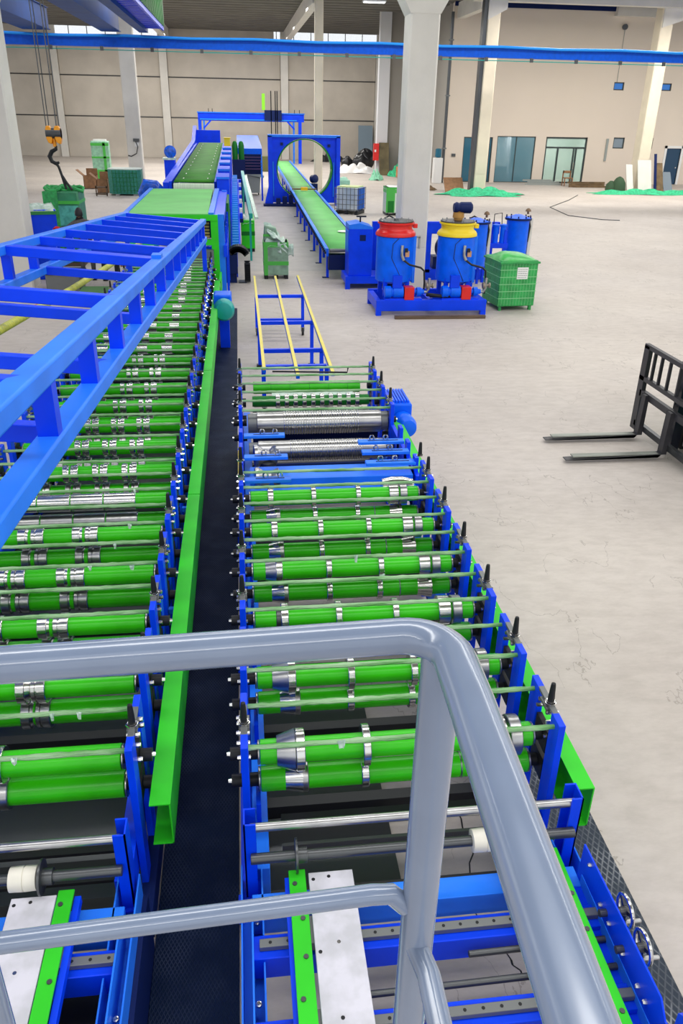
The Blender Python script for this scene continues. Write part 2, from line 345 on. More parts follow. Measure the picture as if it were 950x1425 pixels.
d2 = struct('door_2', m, WHITE, origin=(28.9, 55.5, 0))
MB().box(28.42, 29.40, 55.55, 55.6, 0.02, 2.21).build('door_leaf', mat('navy_door', (0.01, 0.05, 0.11), 0.4), d2)
MB().cyl((29.25, 55.5, 1.05), (29.25, 55.55, 1.05), 0.04).build('door_handle', CHROME, d2)

# ceiling: slab + ribs, with roof light gaps over the near part
cl = struct('ceiling', MB().box(-34, 48, 44, 80.5, 10.3, 10.5), ROOF, origin=(0, 44, 10.3))
for k in range(21):
    MB().prism([(51.0 + k * 1.4, 10.30), (51.35 + k * 1.4, 10.02), (51.95 + k * 1.4, 10.02), (52.3 + k * 1.4, 10.30)], -33, 47, 'x').build('ceiling_rib', ROOF, cl)
for yy in (-12, -3, 6, 15, 24, 33):
    MB().box(-34, 48, yy, yy + 5.5, 10.3, 10.5).build('roof_panel', ROOF, cl)
for x in (-5.7, 4.45, 13.7):
    MB().box(x - 0.22, x + 0.22, 50.2, 79.8, 9.2, 10.02).build('roof_beam', CONC, cl)
MB().box(13.0, 47, 49.7, 50.3, 9.55, 10.3).build('roof_beam', CONC, cl)

# concrete columns
def column(x0, x1, y, dep, label, cm=None, ztop=10.3, flare=True):
    cm = cm or CONC
    t = thing('concrete_column', ((x0 + x1) / 2, y, 0), label, 'column')
    ch = 0.04
    P = [(x0 + ch, y), (x1 - ch, y), (x1, y + ch), (x1, y + dep - ch), (x1 - ch, y + dep), (x0 + ch, y + dep), (x0, y + dep - ch), (x0, y + ch)]
    MB().prism(P, 0.0, 1.0, 'z').build('plinth', cm, t, smooth=False)
    MB().prism([((p[0] - t.location.x) * 0.99 + t.location.x, p[1] if p[1] < y + dep / 2 else p[1]) for p in P], 1.005, ztop, 'z').build('shaft', cm, t, smooth=False)
    if flare:
        MB().prism([(x0, 6.1), (x0 - 0.38, 6.75), (x0 - 0.38, 7.13), (x1 + 0.38, 7.13), (x1 + 0.38, 6.75), (x1, 6.1)], y - 0.01, y + dep, 'y').build('corbel', CONC, t)
    return t
column(4.0, 4.70, 20.9, 0.80, 'large concrete column in the foreground, standing behind the red and yellow lidded tanks')
column(-5.95, -5.14, 20.9, 0.80, 'pale concrete column cut by the left edge, beside the film-covered blue cabinet', ztop=7.0)
c2 = column(-6.1, -5.3, 49.6, 0.7, 'grey concrete column with a junction box, behind the teal mesh crate', flare=False)
MB().box(-5.72, -5.4, 49.5, 49.6, 2.35, 2.5).build('junction_box', DSTEEL, c2)
MB().tube([(-5.6, 49.52, 2.35), (-5.5, 49.5, 2.1), (-5.6, 49.5, 1.75), (-5.9, 49.55, 1.6), (-6.08, 49.58, 1.65)], 0.025, 6).build('cable', BLACK, c2)
MB().box(-5.66, -5.46, 49.52, 49.6, 2.1, 2.3).build('socket_box', WHITE, c2)
c3 = column(4.32, 4.78, 49.6, 0.5, 'slim cream concrete column seen through and above the blue ring portal', CREAM, flare=False)
MB().box(4.45, 4.62, 49.55, 49.6, 7.1, 7.2).build('number_plate', WHITE, c3)
c4 = column(13.3, 13.98, 47.9, 0.7, 'cream concrete column between the blue windows, green net at its foot', CREAM, flare=False)
MB().box(13.10, 13.29, 48.0, 48.5, 0, 9.6).build('downpipe', DSTEEL, c4)
MB().prism([(13.3, 8.5), (14.3, 9.0), (14.3, 9.55), (13.3, 9.55)], 47.88, 48.6, 'y').build('corbel', CONC, c4)
c5 = column(24.0, 24.72, 50.2, 0.9, 'cream concrete column on the right with boards leaning at its foot', CREAM, flare=False)
MB().prism([(24.05, 8.6), (25.3, 9.0), (25.3, 9.55), (24.05, 9.55)], 50.1, 51.0, 'y').build('corbel', CONC, c5)
# thin downpipe on the wall corner
t = thing('rainwater_pipe', (13.1, 55.0, 0), 'tall dark vertical pipe on the wall corner just right of the foreground column', 'pipe')
MB().cyl((13.1, 55.0, 0.0), (13.1, 55.0, 9.5), 0.10, 10).build('pipe', DSTEEL, t)
for z in (2, 5, 8): MB().box(12.97, 13.245, 54.9, 55.2, z, z + 0.08).build('bracket', GSTEEL, t)

# ================================================================== CRANE
t = thing('crane_bridge', (8, 44, 6.7), 'long blue overhead crane beam with hanging cable, crossing the whole width', 'crane')
MB().box(-22, 40, 44.0, 44.4, 6.55, 6.95).build('girder', mat('crane_beam_paint', (0.0, 0.09, 0.62), 0.4, noise=0.1, spec=0.2), t)
MB().box(-22, 40, 43.9, 44.5, 6.95, 7.02).build('flange', MATS['crane_beam_paint'], t)
MB().tube([(x, 43.85, 6.96 + (0.05 if k % 2 else 0)) for k, x in enumerate([-20 + 3.0 * j for j in range(21)])], 0.06, 8).build('festoon_cable', SKYB, t)
MB().cyl((-22, 43.9, 6.42), (40, 43.9, 6.42), 0.02, 6).build('guide_wire', TEAL, t)
for k in range(26):
    MB().box(-20 + 2.3 * k, -19.85 + 2.3 * k, 43.85, 43.95, 6.38, 6.56).build('hanger_clip', DSTEEL, t)
for lab, x0, x1, y1, z0 in (('blue crane girder nearest the left edge under the roof', -9.5, -8.4, 43.9, 7.15), ('middle blue crane girder under the roof, ending above the grey column', -6.0, -5.25, 43.9, 7.15)):
    t = thing('crane_girder', ((x0 + x1) / 2, 30, z0), lab, 'girder')
    MB().box(x0, x1, 6, y1, z0 + 0.03, z0 + 0.85).build('web', CBLUE, t)
    MB().box(x0 - 0.07, x1 + 0.07, 6, y1, z0, z0 + 0.03).build('bottom_flange', CBLUE, t)
    MB().box(x0 - 0.07, x1 + 0.07, 6, y1, z0 + 0.85, z0 + 0.88).build('top_flange', CBLUE, t)
t = thing('crane_walkway', (-3.5, 30, 7.15), 'blue crane girder with ribbed deck and green mesh railing, right of the other two', 'girder')
MB().box(-4.35, -3.95, 6, 43.9, 7.15, 7.9).build('web', CBLUE, t)
dk = MB()
for k in range(60): dk.box(-3.95, -3.25, 12 + 0.53 * k, 12.3 + 0.53 * k, 7.30, 7.36)
dk.box(-3.98, -3.25, 6, 43.9, 7.36, 7.40); dk.box(-3.3, -3.22, 6, 43.9, 7.25, 7.42)
dk.build('ribbed_deck', BLUE, t)
rl = MB()
for k in range(60): rl.box(-3.22, -3.17, 12 + 0.53 * k, 12.08 + 0.53 * k, 7.40, 8.5)
rl.box(-3.22, -3.17, 6, 43.9, 8.45, 8.5); rl.box(-3.21, -3.19, 6, 43.9, 7.40, 8.45)
rl.build('mesh_railing', DGREEN, t)
# hook block
t = thing('crane_hook_block', (-4.78, 24, 3.2), 'orange crane hook block on black ropes holding the sling above the green bundle', 'hook')
for x0, x1 in ((-5.0, -4.85), (-4.78, -4.62)):
    MB().prism([(x0, 3.30), (x0 + 0.04, 3.2), (x1 - 0.03, 3.16), (x1, 3.28), (x1, 3.52), (x1 - 0.04, 3.6), (x0 + 0.03, 3.6), (x0, 3.52)], 23.9, 24.1, 'y').build('cheek_plate', ORNG, t, bevel=0.015)
MB().cyl((-5.0, 24, 3.42), (-4.62, 24, 3.42), 0.13, 16).build('sheave', DSTEEL, t)
MB().cyl((-4.82, 24, 3.10), (-4.82, 24, 3.3), 0.05, 10).build('swivel', ORNG, t)
hk = [(-4.80, 24, 3.12), (-4.80, 24, 3.04), (-4.92, 24, 2.98), (-4.99, 24, 2.86), (-4.95, 24, 2.74), (-4.84, 24, 2.68), (-4.76, 24, 2.72)]
MB().tube(hk, 0.04, 8, ra=[0.04, 0.045, 0.055, 0.06, 0.055, 0.05, 0.03]).build('hook', BLACK, t)
for k, x in enumerate((-4.98, -4.92, -4.72, -4.66)): MB().cyl((x, 24 + (k % 2) * 0.06, 3.45), (x - 0.02, 24 + (k % 2) * 0.06, 9.8), 0.014, 6).build('wire_rope', DSTEEL, t)
t = thing('lifting_sling', (-4.7, 24, 2.1), 'black sling hanging from the orange crane hook to the bundle', 'sling')
for s_ in (0, 1): MB().tube([(-4.86, 24 - 0.03 + .06 * s_, 2.72), (-4.79, 24, 2.6), (-4.74, 24, 2.4), (-4.70 + .07 * s_, 24, 2.2), (-4.66 + 0.16 * s_, 24 - .1 * s_, 2.05)], 0.035, 8).build('strap', BLACK, t)

# hanging roof lamp
t = thing('high_bay_lamp', (7.2, 48.4, 9.15), 'white high bay lamp under the roof at the top edge', 'lamp')
MB().box(6.7, 7.9, 48.2, 48.6, 9.15, 9.22).build('housing', WHITE, t); MB().box(6.75, 7.85, 48.23, 48.57, 9.12, 9.15).build('diffuser', mat('lamp_diffuser', (1, 1, 1), 0.5, emit=((1, 1, 1), 3)), t)
for x in (6.9, 7.7): MB().cyl((x, 48.4, 9.22), (x, 48.4, 9.9), 0.01, 6).build('hanger', STEEL, t)

# ================================================================== ROLL FORMING MACHINES
PITCH = 0.633
def machine_kit():
    K = {}
    org = thing('kit', (0, 0, 0), 'x', 'x')
    # post at origin: inner face at x=0, going outward -x
    K['post'] = MB().box(-0.038, 0, -0.058, 0.058, -1.0, 0.22).build('post', BLUE, org, origin=(0, 0, 0), bevel=0.003)
    m = MB().box(-0.036, -0.002, -0.115, 0.115, 0.205, 0.222)
    m.box(-0.045, 0.01, -0.05, 0.05, 0.185, 0.205)
    K['bridge'] = m.build('bridge_plate', GSTEEL, org, origin=(0, 0, 0), bevel=0.002)
    m = MB()._lathe((-0.019, 0, 0.22), (0, 0, 1), [(0, 0.028), (0.015, 0.028), (0.0151, 0.019), (0.02, 0.020), (0.12, 0.014), (0.135, 0.012), (0.138, 0.004)], 12)
    K['pin'] = m.build('adjusting_screw', BLACK, org, origin=(0, 0, 0))
    K['nut'] = MB()._lathe((-0.019, 0, 0.222), (0, 0, 1), [(0, 0.034), (0.008, 0.034), (0.009, 0.026), (0.016, 0.026)], 6).build('lock_nut', CHROME, org, origin=(0, 0, 0))
    m = MB().cyl((-0.10, 0, 0), (-0.038, 0, 0), 0.036, 14); m.cyl((0.0, 0, 0), (0.045, 0, 0), 0.038, 14); m.box(-0.034, -0.004, -0.085, 0.085, -0.075, 0.075)
    K['bearing'] = m.build('bearing_housing', BLACK, org, origin=(0, 0, 0))
    K['boss'] = MB()._lathe((-0.118, 0, 0), (1, 0, 0), [(0, 0.012), (0.018, 0.014), (0.0181, 0.022), (0.024, 0.022)], 8).build('shaft_end', CHROME, org, origin=(0, 0, 0))
    m = MB()
    for y, z in ((-0.058, 0.18), (-0.075, 0.125), (0.058, 0.18), (0.075, 0.125), (-0.07, 0.02)):
        m._lathe((-0.06, y, z), (1, 0, 0), [(0, 0.011), (0.012, 0.014), (0.07, 0.012)], 6)
    K['bolt'] = m.build('bolt', CHROME, org, origin=(0, 0, 0))
    K['org'] = org
    return K
KIT = machine_kit()
def mirror_kit():
    M2 = {}
    for k, o in KIT.items():
        if k == 'org': continue
        me = o.data.copy(); me.transform(Matrix.Scale(-1, 4, (1, 0, 0))); me.flip_normals()
        n = o.copy(); n.data = me; C.objects.link(n); WL[n.name] = Vector((0, 0, 0)); M2[k] = n
    return M2
KITR = mirror_kit()
RING = {}
def ring_mesh(kind, w_, r, m_):
    key = (kind, round(w_, 3), round(r, 3), m_.name)
    if key not in RING:
        b = MB(); h = w_ / 2; e = 0.004
        if kind == 'ring': pr = [(-h, 0.05), (-h + 0.0001, r - e), (-h + e, r), (h - e, r), (h - 0.0001, r - e), (h, 0.05)]
        elif kind == 'cone': pr = [(-h, 0.05), (-h + 0.0001, r * 0.72), (h - 0.002, r), (h, 0.05)]
        elif kind == 'spool':
            pr = [(-h, 0.05), (-h + 0.0001, r - e), (-h + e, r), (-h * 0.42, r), (-h * 0.40, r * 0.86), (-h * 0.1, r * 0.74), (h * 0.05, r * 0.95), (h * 0.28, r * 0.95), (h * 0.30, r * 0.84), (h * 0.42, r * 0.84), (h * 0.44, r), (h - e, r), (h - 0.0001, r - e), (h, 0.05)]
        b._lathe((0, 0, 0), (1, 0, 0), pr, 32)
        o = b.build('forming_ring', m_, KIT['org'], origin=(0, 0, 0)); RING[key] = o
    return RING[key]
def cylx(name, m_, parent, x0, x1, y, z, r, n=28):
    return MB()._lathe((x0, y, z), (1, 0, 0), [(0, r - 0.003), (0.003, r), (x1 - x0 - 0.003, r), (x1 - x0, r - 0.003)], n).build(name, m_, parent, origin=((x0 + x1) / 2, y, z))
SLEEVE = {}
def sleeve(parent, x0, x1, y, z, r):
    key = (round(x0, 3), round(x1, 3), round(r, 3))
    if key not in SLEEVE:
        SLEEVE[key] = cylx('forming_roller', GREEN, parent, x0, x1, y, z, r); return SLEEVE[key]
    c = SLEEVE[key].copy(); C.objects.link(c); c.parent = parent; c.location = Vector(((x0 + x1) / 2, y, z)) - WL[parent.name]; WL[c.name] = Vector(((x0 + x1) / 2, y, z)); return c
def sides(t, xl, xr, y, zc=(0.985, 0.79), pins=True):
    """posts, bridges, screws and bearings on both sides of one forming stand centred on y"""
    for kit, x in ((KIT, xl), (KITR, xr)):
        for dy in (-0.16, 0.16): copy_to(kit['post'], t, (x, y + dy, 1.0))
        copy_to(kit['bridge'], t, (x, y, 1.0))
        if pins:
            copy_to(kit['nut'], t, (x, y - 0.03, 1.002)); copy_to(kit['pin'], t, (x, y - 0.03, 1.0))
        for z in zc:
            copy_to(kit['bearing'], t, (x, y, z)); copy_to(kit['boss'], t, (x, y, z))
        copy_to(kit['bolt'], t, (x, y, 1.0))
RODM = {}
def tie_rod(t, xl, xr, y, z=1.17):
    k = random.randrange(4); key = (round(xr - xl, 3), k)
    if key not in RODM:
        m = MB(); n = 40; pts = []; ra = []
        for i in range(n + 1):
            u = i / n; pts.append((xl + (xr - xl) * u, y + random.uniform(-.0012, .0012), z + random.uniform(-.0015, .0015))); ra.append(0.0142 + random.uniform(-.0018, .0022))
        m.tube(pts, 0.012, 8, True, ra); RODM[key] = m.build('tie_rod', ROD, t, origin=(xl, y, z)); return RODM[key]
    c = RODM[key].copy(); C.objects.link(c); c.parent = t; c.location = Vector((xl, y, z)) - WL[t.name]; WL[c.name] = Vector((xl, y, z)); return c
def flake(t, x, y, z=1.175):
    """torn scrap of wrapping film caught on a rod"""
    m = MB(); sx = random.uniform(.02, .045); q = [random.uniform(-.012, .012) for _ in range(40)]
    m.grid(lambda u, v: (x + (u - .5) * sx * (1 - .5 * v), y - 0.014 - v * 0.01 + q[int(u * 4) * 5 + int(v * 4)] * .6, z + 0.012 - v * 0.045 + q[int(v * 4) + 7] * .6), 4, 4)
    m.build('film_scrap', FILM, t)
def roller(t, xl, xr, y, z, r, rings, collar=True):
    s = sleeve(t, xl + 0.06, xr - 0.06, y, z, r)
    if collar:
        for x in (xl + 0.052, xr - 0.052):
            copy_to(ring_mesh('ring', 0.014, r * 0.97, STEEL), s, (x, y, z))
    for kind, x, w_, rr, m_ in rings: copy_to(ring_mesh(kind, w_, rr, m_), s, (x, y, z))
    return s

# ---------------- right machine
XL, XR = -0.06, 1.57
RM = thing('roll_forming_machine', (0.75, 6.0, 0), 'right-hand roll forming machine, blue posts and green rollers with steel rings, beside the open floor', 'machine')
sty = [3.30 + PITCH * k for k in range(6)]
sizes = [0.115, 0.106, 0.102, 0.098, 0.095, 0.092]
for k, y in enumerate(sty):
    sides(RM, XL, XR, y)
    tie_rod(RM, XL, XR, y - 0.16); tie_rod(RM, XL, XR, y + 0.16)
    R = sizes[k]; dx = 0.012 * k
    up_ = [('ring', 0.216 - 0.008 * k, 0.05, R, CHROME), ('ring', 0.575 - 0.003 * k, 0.042, R, CHROME), ('ring', 0.963, 0.042, R, CHROME),
           ('ring', 1.315 - dx * .5, 0.085, R, CHROME), ('ring', 1.405 - dx * .5, 0.065, R * 1.0, STEEL)]
    if k in (0, 1, 3): up_.append(('cone', 0.14, 0.10, R * 0.99, STEEL))
    elif k == 2: up_.append(('ring', 0.165, 0.045, 0.075, DSTEEL))
    lo_ = [('cone', 0.165, 0.13, 0.088, CHROME), ('ring', 0.24, 0.04, 0.086, STEEL), ('ring', 0.575, 0.042, 0.086, CHROME), ('ring', 0.963, 0.042, 0.086, CHROME), ('cone', 1.30, 0.14, 0.09, CHROME), ('ring', 1.12, 0.01, 0.075, STEEL)]
    roller(RM, XL, XR, y, 0.985, 0.068, up_); roller(RM, XL, XR, y, 0.79, 0.070, lo_)
for y, x in ((3.14, 0.42), (4.77, 0.9), (5.04, 0.75), (3.46, 1.2)): flake(RM, x, y)
# long side beams, channels and cross beams
for x0, x1 in ((-0.055, 0.03), (1.48, 1.565)):
    m = MB().box(x0, x1, 2.9, 9.95, 0.36, 0.56); m.build('side_beam', LBLUE, RM, bevel=0.004)
for x0, x1 in ((-0.13, -0.06), (1.57, 1.64)):
    MB().box(x0, x1, 2.9, 9.95, 0.10, 0.26).build('base_beam', BLUE, RM, bevel=0.004)
for k in range(11): MB().box(-0.055, 1.565, 2.95 + PITCH * 2 * k * 0.53, 3.03 + PITCH * 2 * k * 0.53, 0.12, 0.22).build('cross_beam', BLACK, RM)
for x in (-0.1, 1.6):
    for y in (3.0, 5.2, 7.4, 9.7): MB().box(x - .05, x + .05, y, y + .1, 0, 0.12).build('foot', BLUE, RM)
for k, y in enumerate(sty):
    MB().box(-0.03, -0.005, y - 0.1, y + 0.1, 0.52, 0.70).build('slide_block', BLUE, RM)
MB().box(-0.05, 0.80, 2.96, 4.9, 0.02, 0.05).build('shade_sheet', DSTEEL, RM)  # dark sheet added in place of shadow on the floor below the rollers
# slanted dark strip guides under the first stand
MB().box(0.1, 1.4, 3.1, 3.16, 0.60, 0.66).build('strip_guide', BLACK, RM); MB().box(0.1, 1.4, 2.98, 3.0, 0.58, 0.62).build('strip_guide', DSTEEL, RM)
# green cable guard along the right side, open towards the rollers
def guard(parent, xi, xo, y0, y1, z0, z1, side):
    m = MB(); e = 0.008
    m.box(min(xi, xo), max(xi, xo), y0, y1, z1 - e, z1); m.box(min(xo, xo - side * e), max(xo, xo - side * e), y0, y1, z0, z1 - e); m.box(min(xi, xo), max(xi, xo), y0, y1, z0, z0 + e)
    return m.build('cable_guard', LGREEN, parent)
guard(RM, 1.665, 1.765, 2.95, 6.9, 0.62, 0.90, 1); guard(RM, 1.665, 1.765, 6.92, 8.8, 0.62, 0.90, 1)
for y in (3.6, 5.5, 7.6): MB().box(1.60, 1.67, y, y + .05, 0.70, 0.74).build('guard_bracket', BLUE, RM)
# bracket section (slotted clamp bars)
for x0, x1, y in ((-0.05, 0.37, 7.72), (-0.05, 0.37, 7.15), (-0.05, 0.37, 6.62)):
    b = MB().box(x0, x1, y - 0.045, y + 0.045, 1.08, 1.11).build('clamp_bar', LBLUE, RM, bevel=0.004)
    MB().box(x0 + .1, x1 - 0.06, y - .008, y + .008, 1.1105, 1.113).build('slot', NAVY, b)
    for x in (0.14, 0.27):
        MB().tube([(x - .02, y, 1.10), (x - .02, y, 1.15), (x - .01, y, 1.165), (x + .01, y, 1.165), (x + .02, y, 1.15), (x + .02, y, 1.10)], 0.008, 6).build('u_bolt', CHROME, b)
for x0, x1, y in ((1.10, 1.57, 7.47), (1.10, 1.57, 7.20), (1.10, 1.58, 6.93)):
    b = MB().box(x0, x1, y - 0.045, y + 0.045, 1.08, 1.11).build('clamp_bar', LBLUE, RM, bevel=0.004)
    MB().box(x0 + .1, x1 - 0.06, y - .008, y + .008, 1.1105, 1.113).build('slot', NAVY, b)
    for x in (1.24, 1.38):
        MB().tube([(x - .02, y, 1.10), (x - .02, y, 1.15), (x - .01, y, 1.165), (x + .01, y, 1.165), (x + .02, y, 1.15), (x + .02, y, 1.10)], 0.008, 6).build('u_bolt', CHROME, b)
m = MB().box(0.0, 1.55, 6.86, 7.12, 0.98, 1.0); m.box(0.0, 1.55, 6.84, 6.86, 0.72, 1.0); m.box(0.0, 1.55, 7.12, 7.14, 0.8, 1.0)
m.build('cross_member', LBLUE, RM, bevel=0.003)
MB().box(0.62, 1.1, 6.97, 6.985, 1.0005, 1.003).build('slot', NAVY, RM); MB().box(0.0, 1.55, 6.70, 6.76, 0.80, 0.95).build('cross_member', LBLUE, RM)
for x, y in ((0.17, 7.45), (0.17, 6.88)):
    MB()._lathe((x - 0.13, y, 0.98), (1, 0.1, 0), [(0, 0.03), (0.01, 0.115), (0.04, 0.12), (0.1, 0.075), (0.16, 0.05), (0.2, 0.09), (0.23, 0.10), (0.24, 0.03)], 28).build('edge_forming_roller', STEEL, RM)
    MB()._lathe((x + .01, y, 0.88), (0, 0, 1), [(0, 0.02), (0.01, 0.095), (0.05, 0.10), (0.06, 0.02)], 24).build('side_wheel', DSTEEL, RM)
MB()._lathe((1.2, 6.62, 0.98), (1, 0, 0), [(0, 0.03), (0.01, 0.08), (0.1, 0.10), (0.2, 0.10), (0.3, 0.075), (0.31, 0.03)], 28).build('edge_forming_roller', CHROME, RM)
# posts + long plates on the bracket section
for x, kit in ((XL, KIT), (XR, KITR)):
    for y in (6.95, 7.35, 7.75): copy_to(kit['post'], RM, (x, y, 0.93))
    copy_to(kit['pin'], RM, (x, 6.78, 1.0)); copy_to(kit['nut'], RM, (x, 6.78, 1.0))
MB().box(-0.10, -0.06, 6.8, 8.2, 0.62, 1.0).build('side_plate', BLUE, RM); MB().box(1.57, 1.61, 6.8, 8.2, 0.62, 1.0).build('side_plate', BLUE, RM)
MB().box(-0.115, -0.10, 7.1, 7.75, 0.86, 0.93).build('warning_strip', YELL, RM)
# embossing rollers: toothed drums
def toothed(name, parent, y, z, r, x0, x1, t0, t1, n):
    d = cylx(name, STEEL, parent, x0, x1, y, z, r * 0.93, 32)
    for i in range(n):
        x = t0 + (t1 - t0) * i / (n - 1)
        copy_to(ring_mesh('ring', (t1 - t0) / n * 0.5, r, CHROME), d, (x, y, z))
    cylx('drum_end', GSTEEL, parent, x0 - 0.1, x0, y, z, r * 0.8); cylx('drum_end', GSTEEL, parent, x1, min(x1 + 0.08, 1.56), y, z, r * 0.8)
    return d
toothed('toothed_roller', RM, 8.42, 0.97, 0.135, 0.10, 1.48, 0.40, 1.22, 30)
toothed('toothed_roller', RM, 8.02, 0.80, 0.12, 0.10, 1.48, 0.45, 1.22, 30)
fy = [8.45, 9.08, 9.71]
for k, y in enumerate(fy):
    sides(RM, XL, XR, y, zc=(0.97, 0.79))
    tie_rod(RM, XL, XR, y - 0.16); tie_rod(RM, XL, XR, y + 0.16)
d = cylx('slitting_shaft', DGREEN, RM, 0.06, 1.45, 9.08, 1.0, 0.062)
for i in range(10): copy_to(ring_mesh('ring', 0.05, 0.085, CHROME), d, (0.36 + 0.105 * i, 9.08, 1.0))
d = cylx('slitting_shaft', STEEL, RM, 0.06, 1.45, 9.05, 0.84, 0.062)
for i in range(10): copy_to(ring_mesh('ring', 0.05, 0.08, CHROME), d, (0.41 + 0.105 * i, 9.05, 0.84))
d = cylx('feed_roller', GREEN, RM, 0.08, 1.42, 9.66, 0.98, 0.075)
for i in range(5): copy_to(ring_mesh('ring', 0.008, 0.077, DGREEN), d, (0.3 + 0.24 * i, 9.66, 0.98))
cylx('feed_roller', DGREEN, RM, 0.08, 1.45, 9.66, 0.80, 0.07)
MB().box(0.3, 1.3, 9.25, 9.4, 0.985, 1.0).build('film_cover', FILM, RM)
MB().box(0.05, 1.5, 8.62, 8.66, 0.55, 0.8).build('cross_member', NAVY, RM); MB().box(0.05, 1.5, 7.82, 7.86, 0.5, 0.72).build('cross_member', NAVY, RM)
# gear motor on the right
gm = MB().box(1.66, 1.92, 8.75, 9.05, 0.62, 1.04).build('gearbox', TBLUE, RM, bevel=0.02)
for i in range(7): MB().box(1.665 + .034 * i, 1.685 + .034 * i, 8.8, 9.25, 1.04, 1.07).build('cooling_fin', TBLUE, gm)
MB()._lathe((1.80, 8.75, 0.84), (0.1, -1, 0), [(0, 0.12), (0.03, 0.125), (0.2, 0.125), (0.22, 0.115), (0.28, 0.10), (0.30, 0.05)], 24).build('motor', TBLUE, gm)
MB().box(1.61, 1.70, 8.8, 9.0, 0.5, 0.9).build('motor_mount', BLUE, RM)

# ---------------- entry tables of both machines (guide bars, spool, plates, linear rails, handwheels)
def entry(parent, xl, xr, right):
    s = 1 if right else -1
    # upright brackets
    for x, o_ in ((xl, 1), (xr, -1)):
        m = MB(); m.box(x - 0.03, x + 0.03, 2.80, 2.81, 0.48, 0.99); m.box(x - 0.03, x - 0.022, 2.80, 2.90, 0.48, 0.99) if o_ > 0 else m.box(x + 0.022, x + 0.03, 2.80, 2.90, 0.48, 0.99)
        m.box(x - 0.03, x + 0.03, 2.90, 2.91, 0.48, 0.99); m.box(x - .05, x + .05, 2.78, 2.93, 0.47, 0.48)
        m.build('bar_bracket', BLUE, parent)
    cylx('guide_bar', STEEL, parent, xl, xr, 2.83, 0.94, 0.023); cylx('guide_bar', DSTEEL, parent, xl, xr, 2.78, 0.78, 0.027)
    sx = 1.12 if right else -1.145
    sp = MB()._lathe((sx - 0.065, 2.78, 0.78), (1, 0, 0), [(0, 0.045), (0.002, 0.058), (0.05, 0.06), (0.066, 0.06), (0.067, 0.056), (0.071, 0.056), (0.072, 0.06), (0.128, 0.058), (0.13, 0.045)], 28).build('nylon_spool', NYLON, parent)
    fx = sx + 0.075 if not right else 0.155
    MB()._lathe((fx - 0.0, 2.78, 0.78), (1, 0, 0), [(0, 0.035), (0.001, 0.085), (0.012, 0.085), (0.013, 0.04), (0.06, 0.04), (0.061, 0.03)], 28).build('stop_collar', DSTEEL, parent)
    # cross beams and linear rails
    for y, z, hasrail in ((2.66, 0.60, False), (2.42, 0.62, True), (2.02, 0.62, True)):
        MB().box(xl, xr, y - 0.06, y + 0.06, z - 0.14, z).build('bed_beam', LBLUE if not hasrail else BLUE, parent, bevel=0.004)
        if hasrail:
            r_ = MB().box(xl + 0.03, xr - 0.0, y - 0.022, y + 0.022, z, z + 0.03).build('linear_rail', GSTEEL, parent, bevel=0.003)
            m = MB()
            for i in range(19): m.cyl((xl + 0.08 + i * 0.082, y, z + 0.0301), (xl + 0.08 + i * 0.082, y, z + 0.0315), 0.008, 8)
            m.build('rail_screw', BLACK, r_)
    # side channels of the bed
    for x, o_ in ((xl, -1), (xr, 1)):
        m = MB(); a, b = sorted((x, x + o_ * 0.01)); 
        m.box(x - 0.055, x + 0.055, 0.9, 2.9, 0.44, 0.45); m.box(x - 0.055, x - 0.047, 0.9, 2.9, 0.45, 0.60); m.box(x + 0.047, x + 0.055, 0.9, 2.9, 0.45, 0.60); m.box(x - 0.004, x + 0.004, 0.9, 2.62, 0.45, 0.66)
        m.build('bed_channel', LBLUE, parent)
        for y in (1.35, 1.75, 2.2, 2.6):
            MB()._lathe((x + 0.02, y, 0.54), (0, 0, 1), [(0, 0.014), (0.012, 0.014), (0.013, 0.008), (0.02, 0.008)], 6).build('bolt', CHROME, parent)
    for x in (xl, xr):
        for y in (1.0, 2.7): MB().box(x - .04, x + .04, y, y + .08, 0, 0.44).build('bed_leg', BLUE, parent)
    # plates: green edge strip beside scuffed white plate
    for gx0, gx1, wx0, wx1 in (((0.118, 0.20, 0.215, 0.435), (1.43, 1.50, 1.20, 1.425)) if right else ((-0.985, -0.91, -1.20, -0.99), (-2.27, -2.2, -2.19, -1.98))):
        g = MB().box(gx0, gx1, 0.9, 2.74, 0.715, 0.727).build('edge_strip', LGREEN, parent, bevel=0.002)
        MB().box(gx0 - 0.02, gx0 + 0.0, 0.9, 2.72, 0.655, 0.70).build('strip_carrier', BLUE, parent) if right else MB().box(gx1, gx1 + 0.03, 0.9, 2.72, 0.655, 0.70).build('strip_carrier', BLUE, parent)
        for i in range(8): MB().cyl(((gx0 + gx1) / 2 + (0.012 if i % 3 else -.014), 2.66 - 0.19 * i, 0.727), ((gx0 + gx1) / 2 + (0.012 if i % 3 else -.014), 2.66 - 0.19 * i, 0.732), 0.012, 8).build('socket_screw', DSTEEL, g)
        p = MB().box(wx0, wx1, 0.9, 2.72, 0.70, 0.722).build('guide_plate', WHITEP, parent, bevel=0.003)
        for i, (u, v) in enumerate(((0.1, 2.68), (0.45, 2.69), (0.1, 2.3), (0.5, 2.34), (0.1, 1.9), (0.4, 2.0))): MB().cyl((wx0 + (wx1 - wx0) * u, v, 0.722), (wx0 + (wx1 - wx0) * u, v, 0.7235), 0.009, 8).build('plate_hole', BLACK if i != 3 else CHROME, p)
        MB().box(min(gx0, wx0), max(gx1, wx1), 1.9, 2.06, 0.65, 0.70).build('plate_carriage', GSTEEL, parent); MB().box(min(gx0, wx0), max(gx1, wx1), 2.36, 2.5, 0.65, 0.70).build('plate_carriage', GSTEEL, parent)
entry(RM, -0.065, 1.60, True)
